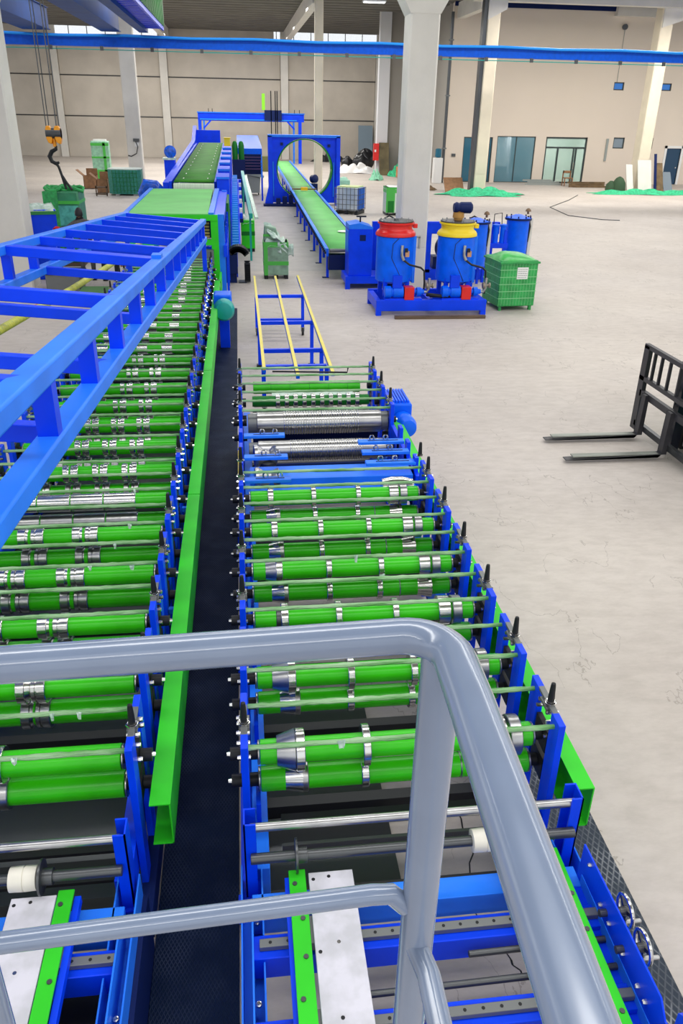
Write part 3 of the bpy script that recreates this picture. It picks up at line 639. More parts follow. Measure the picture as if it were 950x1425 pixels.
# right side plate, screws and handwheels
m = MB(); m.prism([(2.66, 0.58), (2.66, 0.83), (2.2, 0.85), (1.86, 0.86), (1.80, 0.80), (1.5, 0.86), (0.9, 0.86), (0.9, 0.58)], 1.60, 1.608, 'x'); m.build('wheel_plate', BLUE, RM)
MB().box(1.51, 1.60, 0.9, 2.6, 0.58, 0.59).build('wheel_shelf', BLUE, RM)
for y in (2.56, 2.4, 2.3, 2.15, 2.0, 1.93):
    MB()._lathe((1.592, y, 0.72 if y not in (2.56,) else .8), (-1, 0, 0), [(-0.02, 0.012), (0.0, 0.012), (0.01, 0.008)], 6).build('bolt', CHROME, RM)
def handwheel(y, z, x):
    MB().cyl((x - 0.10, y, z), (x + 0.02, y, z), 0.018, 12).build('wheel_shaft', DSTEEL, RM)
    m = MB(); m.tube([(x + 0.03, y + 0.074 * math.cos(a), z + 0.074 * math.sin(a)) for a in [2 * PI * i / 28 for i in range(29)]], 0.010, 8, cap=False)
    h = m.build('handwheel', CHROME, RM)
    m = MB()
    for a in (0.5, 0.5 + 2 * PI / 3, 0.5 + 4 * PI / 3): m.beam((x + 0.028, y, z), (x + 0.03, y + 0.072 * math.cos(a), z + 0.072 * math.sin(a)), 0.008, 0.02)
    m._lathe((x, y, z), (1, 0, 0), [(0, 0.02), (0.03, 0.024), (0.045, 0.012)], 12); m.build('spoke', DSTEEL, h)
    MB()._lathe((x + 0.03, y - 0.02, z - 0.055), (1, 0, 0), [(0, 0.008), (0.02, 0.013), (0.075, 0.011), (0.08, 0.004)], 12).build('crank_knob', STEEL, h)
handwheel(2.35, 0.73, 1.665); handwheel(2.165, 0.73, 1.665)
for x0, y in ((0.93, 2.30), (0.44, 2.16)):
    MB()._lathe((x0, y, 0.60), (1, 0.01, 0), [(0, 0.013), (0.002, 0.016), (1.60 - x0, 0.016)], 12).build('lead_screw', DSTEEL, RM)
MB().cyl((0.02, 2.06, 0.60), (0.14, 2.06, 0.60), 0.016, 10).build('lead_screw', DSTEEL, RM)
cylx('feed_drum', BLACK, RM, 0.9, 1.62, 1.72, 0.72, 0.055)
MB().prism([(1.76, 0.5), (1.76, 0.92), (1.70, 0.98), (1.45, 0.9), (1.45, 0.5)], 1.612, 1.63, 'x').build('drum_cheek', BLUE, RM)

# ---------------- left machine
LXR, LXL = -0.675, -2.30
LM = thing('roll_forming_machine', (-1.5, 10, 0), 'long left-hand roll forming machine, rows of green rollers running back under the blue truss', 'machine')
for k in range(24):
    y = 3.34 + PITCH * k
    near = k < 13
    sides(LM, LXL, LXR, y, pins=True)
    tie_rod(LM, LXL, LXR, y - 0.16); tie_rod(LM, LXL, LXR, y + 0.16)
    if k == 1: ur = [('spool', -1.33, 0.17, 0.098, CHROME), ('spool', -1.72, 0.17, 0.098, CHROME)]
    elif k == 0: ur = [('spool', -1.42, 0.17, 0.098, CHROME), ('spool', -1.80, 0.17, 0.098, CHROME)]
    elif k < 5: ur = [('spool', -1.33, 0.2, 0.088, CHROME), ('spool', -1.75, 0.2, 0.088, CHROME)]
    elif k == 5: ur = [('ring', -1.42 + .28 * i, 0.272, 0.078, CHROME) for i in range(-2, 2)]
    elif k in (6, 7, 8): ur = [('spool', x, 0.14, 0.088, CHROME) for x in (-1.95, -1.67, -1.40, -1.13)]
    elif k < 13: ur = [('spool', x, 0.15, 0.085, CHROME) for x in (-1.80, -1.46, -1.17)]
    else: ur = [('ring', x - 0.02 * (k % 3), 0.12 + .03 * (k % 2), 0.08, CHROME) for x in (-2.0, -1.75, -1.45, -1.10)]
    lr = [(a, b + 0.0, c, min(d * 1.02, 0.095), STEEL) for a, b, c, d, e in ur]
    roller(LM, LXL, LXR, y, 0.985, 0.070, ur, collar=near); roller(LM, LXL, LXR, y, 0.79, 0.074, lr, collar=near)
for y, x in ((3.18, -1.22), (3.50, -0.96), (3.50, -1.1), (5.38, -1.02), (5.06, -1.15), (5.06, -0.86), (6.33, -0.98), (5.7, -0.95)): flake(LM, x, y)
for x0, x1 in ((-2.295, -2.21), (-0.765, -0.68)):
    MB().box(x0, x1, 2.9, 18.5, 0.36, 0.56).build('side_beam', BLUE, LM, bevel=0.004)
for x0, x1 in ((-2.37, -2.30), (-0.67, -0.60)): MB().box(x0, x1, 2.9, 18.5, 0.10, 0.26).build('base_beam', NAVY, LM)
for k in range(12): MB().box(-2.3, -0.68, 3.0 + 1.35 * k, 3.08 + 1.35 * k, 0.12, 0.22).build('cross_beam', BLACK, LM)
for x in (-2.33, -0.66):
    for y in (3.0, 8.0, 13.0, 18.2): MB().box(x - .05, x + .05, y, y + .1, 0, 0.12).build('foot', BLUE, LM)
for y0 in (2.96, 3.02, 3.09): MB().box(-2.25, -0.74, y0, y0 + 0.05, 0.48 + (y0 - 2.96) * .5, 0.50 + (y0 - 2.96) * .5).build('strip_guide', BLACK, LM)
for y0, y1 in ((3.11, 6.88), (6.895, 10.88), (10.895, 17.4)): guard(LM, -0.585, -0.475, y0, y1, 0.56, 0.85, 1)
guard(LM, -0.50, -0.46, 17.42, 18.5, 0.5, 0.83, 1)
for k in range(9): MB().box(-0.64, -0.58, 3.38 + 1.7 * k, 3.42 + 1.7 * k, 0.72, 0.76).build('guard_bracket', LBLUE, LM)
entry(LM, -2.27, -0.685, False)
MB().box(-2.2, -0.76, 0.9, 2.5, 0.30, 0.32).build('black_panel', BLACK, LM); MB().box(-0.63, -0.605, 0.9, 2.9, 0.02, 0.44).build('skirt_plate', NAVY, LM)  # black panel under the left entry bed, then its skirt
MB().box(-2.29, -0.69, 2.95, 18.4, 0.02, 0.05).build('shade_sheet', DSTEEL, LM)  # floor shade under the whole left machine, put in as a dark sheet
cylx('lead_screw', DSTEEL, LM, -1.0, -0.83, 2.12, 0.60, 0.018)
# drive motor, teal end bell
gm = MB().box(-0.55, -0.22, 15.05, 15.5, 0.62, 1.02).build('gearbox', TBLUE, LM, bevel=0.03)
MB()._lathe((-0.36, 15.05, 0.80), (0, -1, 0), [(0, 0.17), (0.1, 0.19), (0.28, 0.19), (0.34, 0.15), (0.36, 0.05)], 24).build('motor_cap', TEAL, gm)
MB().box(-0.46, -0.28, 15.1, 15.4, 0.03, 0.62).build('motor_stand', BLUE, LM)

# ================================================================== WALKWAYS
t = tag(MB().box(-0.604, -0.15, 0.6, 18.48, 0.0, 0.028).build('checker_plate_walkway', CHECK, bevel=0.003), 'dark navy checker plate walkway between the two machines', 'walkway')
for y in (5.6, 10.7, 15.0): MB().box(-0.60, -0.15, y, y + 0.006, 0.028, 0.0295).build('seam', BLACK, t)
t = tag(MB().box(1.70, 2.13, 0.6, 4.2, 0.0, 0.028).build('checker_plate_walkway', CHECK2, bevel=0.003), 'worn grey checker plate walkway behind the handwheels, right of the right machine', 'walkway')

# ================================================================== BLUE TRUSS over the left machine
TD = Vector((0.0102, 1, -0.0738)); TP = Vector((-0.706, 16, 2.187))
def tr(y, side=0, low=0):
    p = TP + TD * (y - 16) + Vector((0, 0, -0.32 * low))
    if side: p = p + Vector((-1.40, 0.0, 0.12))
    return p
TR = thing('inclined_truss', (-1.4, 9, 0), 'long blue ladder-like truss sloping down over the left machine, crossbars and short uprights', 'truss')
for sd in (0, 1):
    for lw in (0, 1):
        MB().beam(tr(1.6, sd, lw), tr(16.15, sd, lw), 0.11, 0.09).build('chord', LBLUE, TR, bevel=0.012)
    for k in range(15):
        y = 2.35 + 0.95 * k
        if y > 16: break
        MB().beam(tr(y, sd, 0), tr(y, sd, 1), 0.085, 0.085).build('upright', BLUE, TR)
for y in (3.0, 5.3, 7.9, 9.2, 10.5, 11.8, 13.1, 14.4, 15.7): MB().beam(tr(y, 1, 0), tr(y, 0, 0), 0.07, 0.085).build('crossbar', BLUE, TR, bevel=0.005)
MB().beam(tr(8.15, 1, 0), tr(8.15, 0, 0) , 0.07, 0.06).build('crossbar', BLUE, TR)
for y in (3.45, 4.8, 6.6, 9.3, 12.0, 14.5): MB().beam(tr(y, 1, 1), tr(y, 0, 1), 0.07, 0.085).build('crossbar', BLUE, TR, bevel=0.005)
for y in (7.9,): MB().box(tr(y).x - .05, tr(y).x + .04, y - .05, y + .1, tr(y).z + .04, tr(y).z + .08).build('clamp', LBLUE, TR)
for sd in (0, 1):
    p = tr(15.9, sd, 1); MB().beam(p, (p.x, p.y, 1.3), 0.08, 0.08).build('support_leg', BLUE, TR)
hz = [(-2.02, 4.6, 2.62), (-1.941, 6.634, 2.48), (-1.85, 9.0, 2.32), (-1.758, 11.45, 2.18), (-1.67, 15.28, 2.0)]
t = tag(MB().tube(hz, 0.035, 12).build('yellow_hose', mat('ribbed_yellow_hose', (0.62, 0.60, 0.02), 0.5, col2=(0.30, 0.36, 0.05), scale=30, stretch=(1, 3, 1))), 'yellow ribbed hose running lengthwise inside the blue truss', 'hose')
t = tag(MB().tube([(-2.6, 6.6, 2.52), (-2.463, 8.67, 2.42), (-2.35, 10.8, 2.27)], 0.04, 12).build('air_pipe', LBLUE), 'blue pipe with a steel joint lying inside the truss, left of the yellow hose', 'pipe')
MB().cyl((-2.41, 9.65, 2.35), (-2.405, 9.75, 2.343), 0.046, 12).build('pipe_joint', CHROME, t)

# ================================================================== HANDRAIL (closest to the camera)
HR = thing('platform_handrail', (0.205, 0.70, 2.4), 'grey painted tubular guard rail in the foreground', 'handrail')
zt, yr, xr_ = 3.591, 0.70, 0.205
def arc(c, r, a0, a1, n=8): return [(c[0] + r * math.cos(a0 + (a1 - a0) * i / n), c[1] + r * math.sin(a0 + (a1 - a0) * i / n), c[2]) for i in range(n + 1)]
pp = [(-1.1, yr, 3.5635), (-0.2, yr, 3.583)] + arc((xr_ - 0.05, yr - 0.05, zt), 0.05, PI / 2, 0) + [(xr_ - 0.001, 0.58, zt), (xr_ - 0.012, 0.25, zt), (xr_ - 0.035, -0.3, zt)]
MB().tube(pp, 0.02, 28, True, [0.0195, 0.0195] + [0.0198 + 0.0004 * i for i in range(9)] + [0.0232, 0.0236, 0.0236]).build('top_rail', RAILP, HR)
MB().tube([(xr_ - 0.006, yr - 0.02, zt - 0.005), (xr_ - 0.006, yr - 0.02, 2.3)], 0.0228, 28).build('post', RAILP, HR)
zm = lambda x: 3.197 + 0.058 * x
MB().tube([(-1.1, yr - 0.02, zm(-1.1)), (xr_ - 0.07, yr - 0.02, zm(xr_ - .07)), (xr_ - 0.045, yr - 0.02, zm(xr_) - .006), (xr_ - 0.025, yr - 0.02, zm(xr_) - 0.03)], 0.0132, 20).build('mid_rail', RAILP, HR)
MB().tube([(xr_ - 0.008, yr - 0.03, 3.109), (xr_ + .001, yr - 0.07, 3.104), (xr_ - 0.003, -0.3, 3.104)], 0.0155, 20).build('side_mid_rail', RAILP, HR)
MB().tube([(-0.355, yr - 0.02, 3.56), (-0.355, yr - 0.02, 2.3)], 0.0200, 20).build('post', RAILP, HR)
HR.name = 'platform_handrail'

# ================================================================== BACKGROUND MACHINES
# --- table with pale green belt at the end of the left machine
T = thing('transfer_table', (-1.5, 19, 0), 'table with pale green belt top and blue side rails beyond the left machine', 'table')
x0, x1, y0, y1, z = -2.50, -0.72, 18.75, 24.8, 2.02
MB().prism([(x0 + .06, y0), (x1 + .02, y0), (x1 - 0.04, y1), (x0 + 0.02, y1)], z - 0.03, z, 'z').build('belt', BELT, T)
MB().box(x0, x1 + .22, y0 - 0.02, y0 + 0.06, z - 0.14, z - 0.02).build('front_rail', LGREEN, T)
for a, b in ((x0 - .03, x0 + 0.07), (x1 + 0.02, x1 + 0.14)): MB().box(a, b, y0 + .06, y1, z - 0.12, z + 0.02).build('side_rail', LBLUE, T)
for a in (x0 + .02, x1 + 0.06):
    MB().box(a, a + 0.16, y0, y0 + 0.14, 0.62, z - 0.14).build('post', LGREEN, T)
MB().box(x0 + .18, x1 + 0.06, y0, y0 + .1, 1.36, 1.48).build('front_rail', LGREEN, T)
MB().box(x0 + .18, x1 + 0.06, y0 + .3, y0 + .34, 1.48, 1.88).build('inner_panel', NAVY, T)
for k in range(5): cylx('inner_roller', mat('tan_roller', (0.42, 0.30, 0.10), 0.5), T, x0 + .3, x1 + 0.02, y0 + .2, 1.52 + .07 * k, 0.025, 10)
MB().box(x0 + .1, x1 + .1, 18.6, 18.75, 0.95, 1.28).build('grey_hood', GSTEEL, T)
for yy in (y0 + 0.1, y1 - .2):
    for a in (x0 - .02, x1 + 0.22): MB().box(a, a + 0.13, yy, yy + 0.16, 0.0, z - 0.02).build('leg', LBLUE, T)
MB().box(x1 + 0.14, x1 + .36, y0 + .3, y1, z - 0.2, z - 0.05).build('side_beam', BLUE, T)
MB().box(-0.9, -0.5, 20.3, 20.7, 0.8, 1.1).build('support_bracket', BLUE, T)
for k in range(8): MB().box(-0.36, -0.32, 19.3 + .7 * k, 19.34 + .7 * k, 0.1, 1.7).build('rib', BLUE, T)
MB().box(-0.40, -0.32, 18.8, 24.6, 1.1, 1.35).build('side_panel', BLUE, T); MB().box(-0.36, -0.30, 22.2, 24.6, 0.5, 1.9).build('green_panel', DGREEN, T)

# --- raised belt conveyor behind it
B = thing('belt_conveyor', (-1.35, 26, 0), 'raised dark green belt conveyor with pale end roller, behind the transfer table', 'conveyor')
zz = lambda y: 2.02 + (y - 26) * 0.022
m = MB(); n = 24
m.grid(lambda u, v: (-1.95 + 1.20 * u + (0.0 if True else 0), 26.2 + 18.8 * v, zz(26.2 + 18.8 * v) + 0.08 + 0.0 * u), 2, n)
m.build('belt', DBELT, B, solid=0.02)
for x in (-1.72, -0.98):
    for k in range(12): MB().box(x, x + 0.025, 27 + 1.5 * k, 27.3 + 1.5 * k, zz(27 + 1.5 * k) + 0.085, zz(27 + 1.5 * k) + 0.095).build('belt_cleat', WHITE, B)
MB()._lathe((-1.95, 26.12, 1.90), (1, 0, 0), [(0, 0.05), (0.001, 0.17), (1.199, 0.17), (1.2, 0.05)], 28).build('end_roller', mat('pale_green_roller', (0.45, 0.58, 0.42), 0.35, noise=0.15, scale=8, stretch=(6, .2, .2)), B)
MB()._lathe((-1.95, 26.2, 1.62), (1, 0, 0), [(0, 0.05), (0.001, 0.12), (1.199, 0.12), (1.2, 0.05)], 28).build('return_roller', GSTEEL, B)
MB().box(-2.02, -0.68, 26.3, 45, 1.70, 1.80).build('bed', BLUE, B)
for x in (-2.06, -0.74): MB().beam((x, 26.3, 1.95), (x, 45, 2.35), 0.08, 0.3).build('side_rail', BLUE, B)
for y in (26.6, 33, 39, 44.5):
    for x in (-2.0, -0.8): MB().box(x, x + .12, y, y + .12, 0, 1.8).build('leg', BLUE, B)
MB().prism([(26.5, 1.7), (26.5, 2.05), (44.6, 2.6), (47, 3.25), (47, 1.7)], -2.30, -2.12, 'x').build('side_wall', BLUE, B)
MB().box(-2.3, -0.9, 46.6, 47.0, 1.7, 3.05).build('end_wall', BLUE, B)
H = thing('blue_drive_housings', (-0.5, 28, 0), 'stepped row of blue boxes along the right side of the raised dark green conveyor', 'housing')
for k, y in enumerate((26.0, 28.6, 31.2, 33.8, 36.4, 39)):
    b = MB().box(-0.67, -0.30, y, y + 1.6, 1.35, 2.26 + 0.055 * k).build('housing_box', BLUE, H)
    MB().box(-0.68, -0.29, y - 0.03, y + 0.02, 2.20 + 0.055 * k, 2.26 + .055 * k).build('lip', LBLUE, b)
MB().box(-0.55, -0.3, 26.0, 26.3, 0, 1.35).build('leg', DGREEN, H); MB().box(-0.66, -0.5, 40.0, 40.3, 0, 1.35).build('leg', BLUE, H)
t = thing('yellow_electrical_box', (-0.42, 42, 0), 'small yellow box beside the far end of the dark green conveyor', 'box')
MB().box(-0.64, -0.36, 42.0, 42.3, 2.15, 2.82).build('body', YELL, t, bevel=0.01); MB().box(-0.57, -0.42, 42.05, 42.2, 0, 2.15).build('stand', YELL, t); MB().box(-0.66, -0.33, 41.97, 42.33, 2.82, 2.85).build('lid', YELL, t)
t = thing('green_gas_bottles', (-0.15, 42, 0), 'pair of dark green drums standing right of the small yellow box', 'drum')
for x in (-0.15, 0.15): MB()._lathe((x, 42.2, 1.9), (0, 0, 1), [(0, 0.13), (0.6, 0.14), (0.75, 0.10), (0.8, 0.05)], 16).build('drum', DGREEN, t)
MB().box(-.30, .32, 42, 42.4, 0, 1.9).build('stand', NAVY, t)
# blue press bed behind
t = thing('blue_press_bed', (0.4, 46, 0), 'blue machine bed with dark slats under a blue cover, right of the dark green conveyor', 'machine')
MB().prism([(43.0, 2.35), (43.4, 2.45), (50.8, 2.72), (51, 2.55), (51, 2.3), (43.0, 2.1)], -0.05, 1.15, 'x').build('cover', TBLUE, t)
for k in range(5): MB().box(0.0, 1.1, 42.7 - .02 * k, 42.75 - .02 * k, 1.95 - .13 * k, 2.0 - .13 * k).build('slat', mat('plum_slat', (0.06, 0.03, 0.12), 0.5), t)
for x in (-0.1, 1.12): MB().beam((x, 42.6, 1.05), (x, 43.2, 2.35), 0.08, 0.1).build('frame_post', LBLUE, t); MB().box(x - .04, x + .04, 42.6, 42.8, 0, 1.05).build('leg', BLUE, t)
MB().box(0.0, 1.1, 42.9, 43.2, 1.2, 2.1).build('back_plate', NAVY, t)
# blue cable ladder running from far to near
t = thing('cable_chain_tray', (-0.2, 22, 0), 'narrow sky blue rung conveyor running down the right side of the transfer table', 'conveyor')
lk = MB(); 
for k in range(40):
    y = 22.2 + 0.24 * k; zc = 0.55 + (y - 20.4) * 0.155
    if zc > 1.6: zc = 1.6 + (zc - 1.6) * 0.4
    MB().box(-0.24, -0.07, y, y + 0.16, zc, zc + 0.05).build('rung', SKYB, t)
for x in (-0.265, -0.05): MB().tube([(x, 22.1, .78), (x, 27.2, 1.57), (x, 31, 1.82)], 0.03, 8).build('side_rail', BLUE, t)
for y in (22.4, 24, 28.8, 30.5): MB().box(-0.22, -0.12, y, y + .1, 0, 0.6 + max(0, (y - 21) * 0.13)).build('leg', BLUE, t)
t = thing('teal_guide_rail', (0.28, 25, 0), 'long teal rail with a clear film strip right of the narrow rung conveyor', 'rail')
MB().beam((0.12, 31, 2.05), (0.30, 24.6, 1.32), 0.10, 0.14).build('rail', TEAL, t); MB().beam((0.22, 31, 1.95), (0.46, 24.6, 1.26), 0.10, 0.06).build('film_strip', FILM, t)
for p, q in (((0.13, 30.5), 1.9), ((0.28, 25), 1.3)): MB().box(p[0] - .03, p[0] + .03, p[1], p[1] + .06, 0, q).build('post', TEAL, t)
for k in range(9): MB().box(-0.02, 0.06, 25.0 + .6 * k, 25.2 + .6 * k, 1.2 + .07 * k, 1.35 + .07 * k).build('roller_block', WHITE if k % 2 else BLUE, t)
MB().box(-.03, .08, 24.9, 30.6, 1.1, 1.2).build('rail', NAVY, t)
# wrapped boxes etc near it
def wrapped_box(name, label, cat, cx, cy, sx, sy, h, mb, mw=None, band=None, top=None, rot=0.0, lump=0.05):
    t = thing(name, (cx, cy, 0), label, cat)
    T_ = Matrix.Translation((cx, cy, 0)) @ Matrix.Rotation(rot, 4, 'Z')
    m = MB(); m.T = T_; m.box(-sx / 2, sx / 2, -sy / 2, sy / 2, 0.10, h); m.build('body', mb, t, bevel=0.015)
    m = MB(); m.T = T_
    for a in (-1, 0, 1): m.box(a * (sx / 2 - 0.06) - 0.05, a * (sx / 2 - 0.06) + 0.05, -sy / 2, sy / 2, 0.0, 0.10)
    m.build('pallet_foot', BLACK, t)
    if band:
        for z0, z1, mm in band:
            m = MB(); m.T = T_; e = 0.006; m.box(-sx / 2 - e, sx / 2 + e, -sy / 2 - e, sy / 2 + e, z0, z1); m.build('wrap_band', mm, t)
    if top:
        rnd = random.Random(len(label)); q = [[rnd.uniform(0, lump) for _ in range(8)] for _ in range(8)]
        m = MB(); m.T = T_
        def fn(u, v):
            i, j = int(u * 7), int(v * 7); edge = min(u, 1 - u, v, 1 - v)
            z_ = h + 0.012 + q[i][j] if edge > 0.01 else h - 0.07 - q[i][j]
            k = 1.0 if edge > 0.01 else 1.03
            return ((u - .5) * sx * k, (v - .5) * sy * k, z_)
        m.grid(fn, 7, 7); m.build('film_cover', top, t)
    return t
FG = mat('green_carton_wrap', (0.10, 0.42, 0.16), 0.4, noise=0.2)
wrapped_box('wrapped_carton', 'green and clear wrapped carton on the floor just right of the narrow rung conveyor', 'box', 0.22, 27.6, 0.42, 1.8, 0.95, LGREEN, band=((0.5, 0.62, DGREEN),), top=FILM)
t = wrapped_box('film_wrapped_stand', 'tall carton in green bands and loose clear film, standing behind the roller cart', 'box', 0.90, 22.4, 0.66, 0.6, 0.95, mat('grey_green_film_box', (0.22, 0.36, 0.25), 0.35, noise=0.3, scale=5), band=((0.36, 0.46, mat('green_tape', (0.06, 0.45, 0.05), 0.35)), (0.82, 0.95, MATS['green_tape'])), top=FILM, lump=0.08)
MB().box(0.58, 0.68, 22.08, 22.1, 0.1, 0.95).build('vertical_band', MATS['green_tape'], t)
m = MB(); rr_ = random.Random(3)
m.grid(lambda u, v: (0.60 + 0.42 * u + 0.25 * v * v + rr_.uniform(-.02, .02), 22.3 - 0.25 * v + rr_.uniform(-.03, .03), 1.42 - 0.30 * u * u - 0.38 * v + rr_.uniform(-.03, .03)), 8, 8); m.build('loose_film', FILM, t, solid=0.01)
m = MB(); m.prism([(0.58, 0.95), (1.0, 0.95), (0.92, 1.3), (0.62, 1.36)], 22.2, 22.6, 'y'); m.build('top_section', MATS['grey_green_film_box'], t, bevel=0.03)
MB().box(0.575, 0.93, 22.18, 22.2, 1.08, 1.14).build('wrap_band', MATS['green_tape'], t)
m = MB(); m.grid(lambda u, v: (0.95 + 0.42 * u, 22.1 + rr_.uniform(-.04, .04), 0.98 - 0.28 * v - .1 * u + rr_.uniform(-.03, .03)), 6, 5); m.build('loose_film', FILM, t, solid=0.012)
t = thing('grey_waste_bin', (0.8, 46, 0), 'grey plastic bin with open sloped lid left of the ring portal', 'bin')
MB().prism([(0.42, 0.12), (1.05, 0.12), (1.12, 0.85), (0.42, 1.0)], 45.4, 46.2, 'y').build('body', GREY, t, bevel=0.02)
MB().prism([(0.32, 1.02), (0.5, 1.35), (1.3, 0.95), (1.28, 0.86)], 45.3, 46.3, 'y').build('lid', GREY, t); 
for x in (0.5, 1.0): MB().cyl((x - .03, 45.7, 0.07), (x + .03, 45.7, 0.07), 0.07, 12).build('wheel', BLACK, t)
MB().box(0.3, 1.2, 46.5, 47.5, 0, 1.75).build('inner_liner', mat('pale_green_bin', (0.35, 0.5, 0.38), 0.5), t) if False else None
# energy chain arc
t = thing('energy_chain', (0.05, 21.8, 0), 'black plastic energy chain curling down to the floor behind the teal motor', 'cable chain')
for k in range(26):
    a = PI * 0.75 - k * 0.14
    if k < 13: cx, cz = -0.10 + 0.24 * math.cos(a) * 1.1, 0.56 + 0.30 * math.sin(a)
    else: cx, cz = 0.13, 0.48 - 0.05 * (k - 13)
    if cz < 0.05: break
    m = MB(); m.T = Matrix.Translation((cx, 21.7, cz)) @ Matrix.Rotation(-(a - PI / 2) if k < 13 else PI / 2, 4, 'Y')
    for s_ in (-0.20, 0.17): m.box(-0.038, 0.038, s_, s_ + 0.03, -0.075, 0.075)
    m.box(-0.018, 0.018, -0.17, 0.17, 0.05, 0.075); m.box(-0.018, 0.018, -0.17, 0.17, -0.075, -0.05)
    m.build('chain_link', BLACK, t)
MB().box(-0.1, 0.1, 21.55, 21.85, 0.0, 0.03).build('foot_plate', DSTEEL, t)
MB().box(-0.62, -0.12, 21.5, 22.1, 0.25, 0.72).build('chain_drum_box', NAVY, t); MB().box(-0.6, -0.15, 21.6, 22.0, 0, 0.25).build('chain_stand', NAVY, t)

# --- reels left of the conveyor
t = thing('blue_film_bundle', (-2.95, 28.5, 0), 'bundle wrapped in shiny blue film beside the left side of the raised conveyor', 'bundle')
m = MB(); rr_ = random.Random(5)
m.tube([(-3.1, 28.6, 1.2), (-3.15, 28.6, 1.55), (-3.0, 28.6, 1.82), (-2.75, 28.6, 1.78), (-2.5, 28.6, 1.55), (-2.3, 28.6, 1.4)], 0.16, 12, True, [0.10, 0.17, 0.20, 0.2, 0.16, 0.08]); m.build('wrapped_roll', mat('shiny_blue_film', (0.01, 0.10, 0.62), 0.15, noise=0.4, scale=8, bump=0.8, bscale=10), t)
MB().box(-2.6, -2.35, 28.2, 28.9, 0, 1.45).build('stand', BLUE, t); MB().beam((-3.0, 28.3, 0.8), (-2.4, 28.3, 1.55), 0.05, 0.06).build('brace', SKYB, t); MB().box(-3.2, -2.6, 28.3, 28.8, 0.9, 1.2).build('tray', NAVY, t); MB().box(-3.0, -2.9, 28.5, 28.6, 0, 0.9).build('leg', BLUE, t)
t = thing('blue_reel_stand', (-2.5, 33, 0), 'blue stand with a film-covered wheel left of the dark green conveyor', 'stand')
MB().box(-2.72, -2.34, 32.6, 33.2, 0, 2.35).build('column', BLUE, t); MB()._lathe((-2.50, 32.8, 2.62), (0.15, -1, 0), [(0, 0.05), (0.01, 0.14), (0.03, 0.20), (0.1, 0.22), (0.14, 0.16), (0.16, 0.1)], 24).build('wheel', MATS['shiny_blue_film'], t); MB().box(-2.76, -2.32, 32.55, 33.2, 2.35, 2.42).build('film_collar', FILM, t)

# --- far gantry
t = thing('far_blue_gantry', (1.2, 73.5, 0), 'blue portal gantry near the far wall with a dark carriage on its beam', 'gantry')
MB().box(-3.15, 5.5, 73.3, 73.9, 3.15, 3.72).build('beam', BLUE, t); MB().box(-3.2, 5.55, 73.2, 73.95, 3.72, 3.80).build('beam_flange', LBLUE, t)
MB().box(-3.0, 4.9, 73.22, 73.32, 3.22, 3.30).build('rail', SKYB, t)
for x in (-3.15, 5.05): MB().box(x, x + .25, 73.3, 73.9, 0, 3.15).build('leg', BLUE, t)
for x in (-2.75, 4.6): MB().box(x, x + .12, 73.3, 73.9, 0.0, 3.15).build('leg', LBLUE, t)
for s_, x in ((1, -2.7), (-1, 4.7)): MB().beam((x, 73.25, 2.6), (x + .6 * s_, 73.25, 3.2), 0.12, 0.12).build('gusset', BLUE, t)
MB().box(2.25, 3.65, 73.0, 73.3, 3.25, 4.0).build('carriage', NAVY, t)
for x in (2.75, 3.1, 3.25): MB().box(x, x + .08, 73.0, 73.1, 0.9 if x > 2.8 else 1.0, 5.4).build('lift_mast', BLACK, t)
MB().box(2.05, 2.3, 73.0, 73.1, 4.0, 5.2).build('green_guard', mat('lime_guard', (0.25, 0.75, 0.02), 0.4), t)
for x in (-2.3, -2.0, 4.7, 5.1): MB().box(x, x + .05, 73.4, 73.45, 3.8, 4.05).build('pin', BLACK, t)
# --- ring portal
P = thing('ring_portal', (3.1, 40.7, 0), 'large blue square portal with a round green-lined opening over the pale green conveyor', 'machine')
cx, cz, R1 = 3.08, 1.58, 1.33
m = MB(); n = 48
def sq(a):
    c, s_ = math.cos(a), math.sin(a); k = min((1.66 / abs(c)) if abs(c) > 1e-6 else 9, ((2.97 - cz) if s_ > 0 else (cz - 0.12)) / abs(s_) if abs(s_) > 1e-6 else 9); return (cx + c * k, cz + s_ * k)
angs = sorted([2 * PI * i / n for i in range(n)] + [math.atan2(2.97 - cz, 1.66), PI - math.atan2(2.97 - cz, 1.66), 2 * PI - math.atan2(cz - .12, 1.66), PI + math.atan2(cz - .12, 1.66)])
n = len(angs)
for yy in (40.7, 41.05):
    base = len(m.v)
    for a in angs:
        q = sq(a); m.addv((cx + R1 * math.cos(a), yy, cz + R1 * math.sin(a))); m.addv((q[0], yy, q[1]))
    for i in range(n): j = (i + 1) % n; m.f.append([base + 2 * i, base + 2 * i + 1, base + 2 * j + 1, base + 2 * j])
for i in range(n):
    j = (i + 1) % n; o_ = 2 * n
    m.f.append([2 * i, 2 * j, o_ + 2 * j, o_ + 2 * i]); m.f.append([2 * i + 1, 2 * j + 1, o_ + 2 * j + 1, o_ + 2 * i + 1])
m.build('ring_plate', BLUE, P)
m = MB(); m.grid(lambda u, v: (cx + (R1 - 0.02) * math.cos(2 * PI * u), 40.66 + 0.75 * v, cz + (R1 - 0.02) * math.sin(2 * PI * u)), 48, 2); m.build('green_liner', mat('green_liner', (0.01, 0.30, 0.02), 0.4), P, solid=0.04)
for x in (1.38, 4.55): MB().box(x, x + .18, 40.5, 41.2, 0, 3.0).build('upright', BLUE, P)
MB().box(1.38, 4.73, 40.5, 41.2, 2.95, 3.05).build('top_beam', LBLUE, P)
for x in (1.58, 4.42): MB().box(x, x + .04, 40.62, 40.68, 0.4, 1.9).build('guide_strip', SKYB, P)
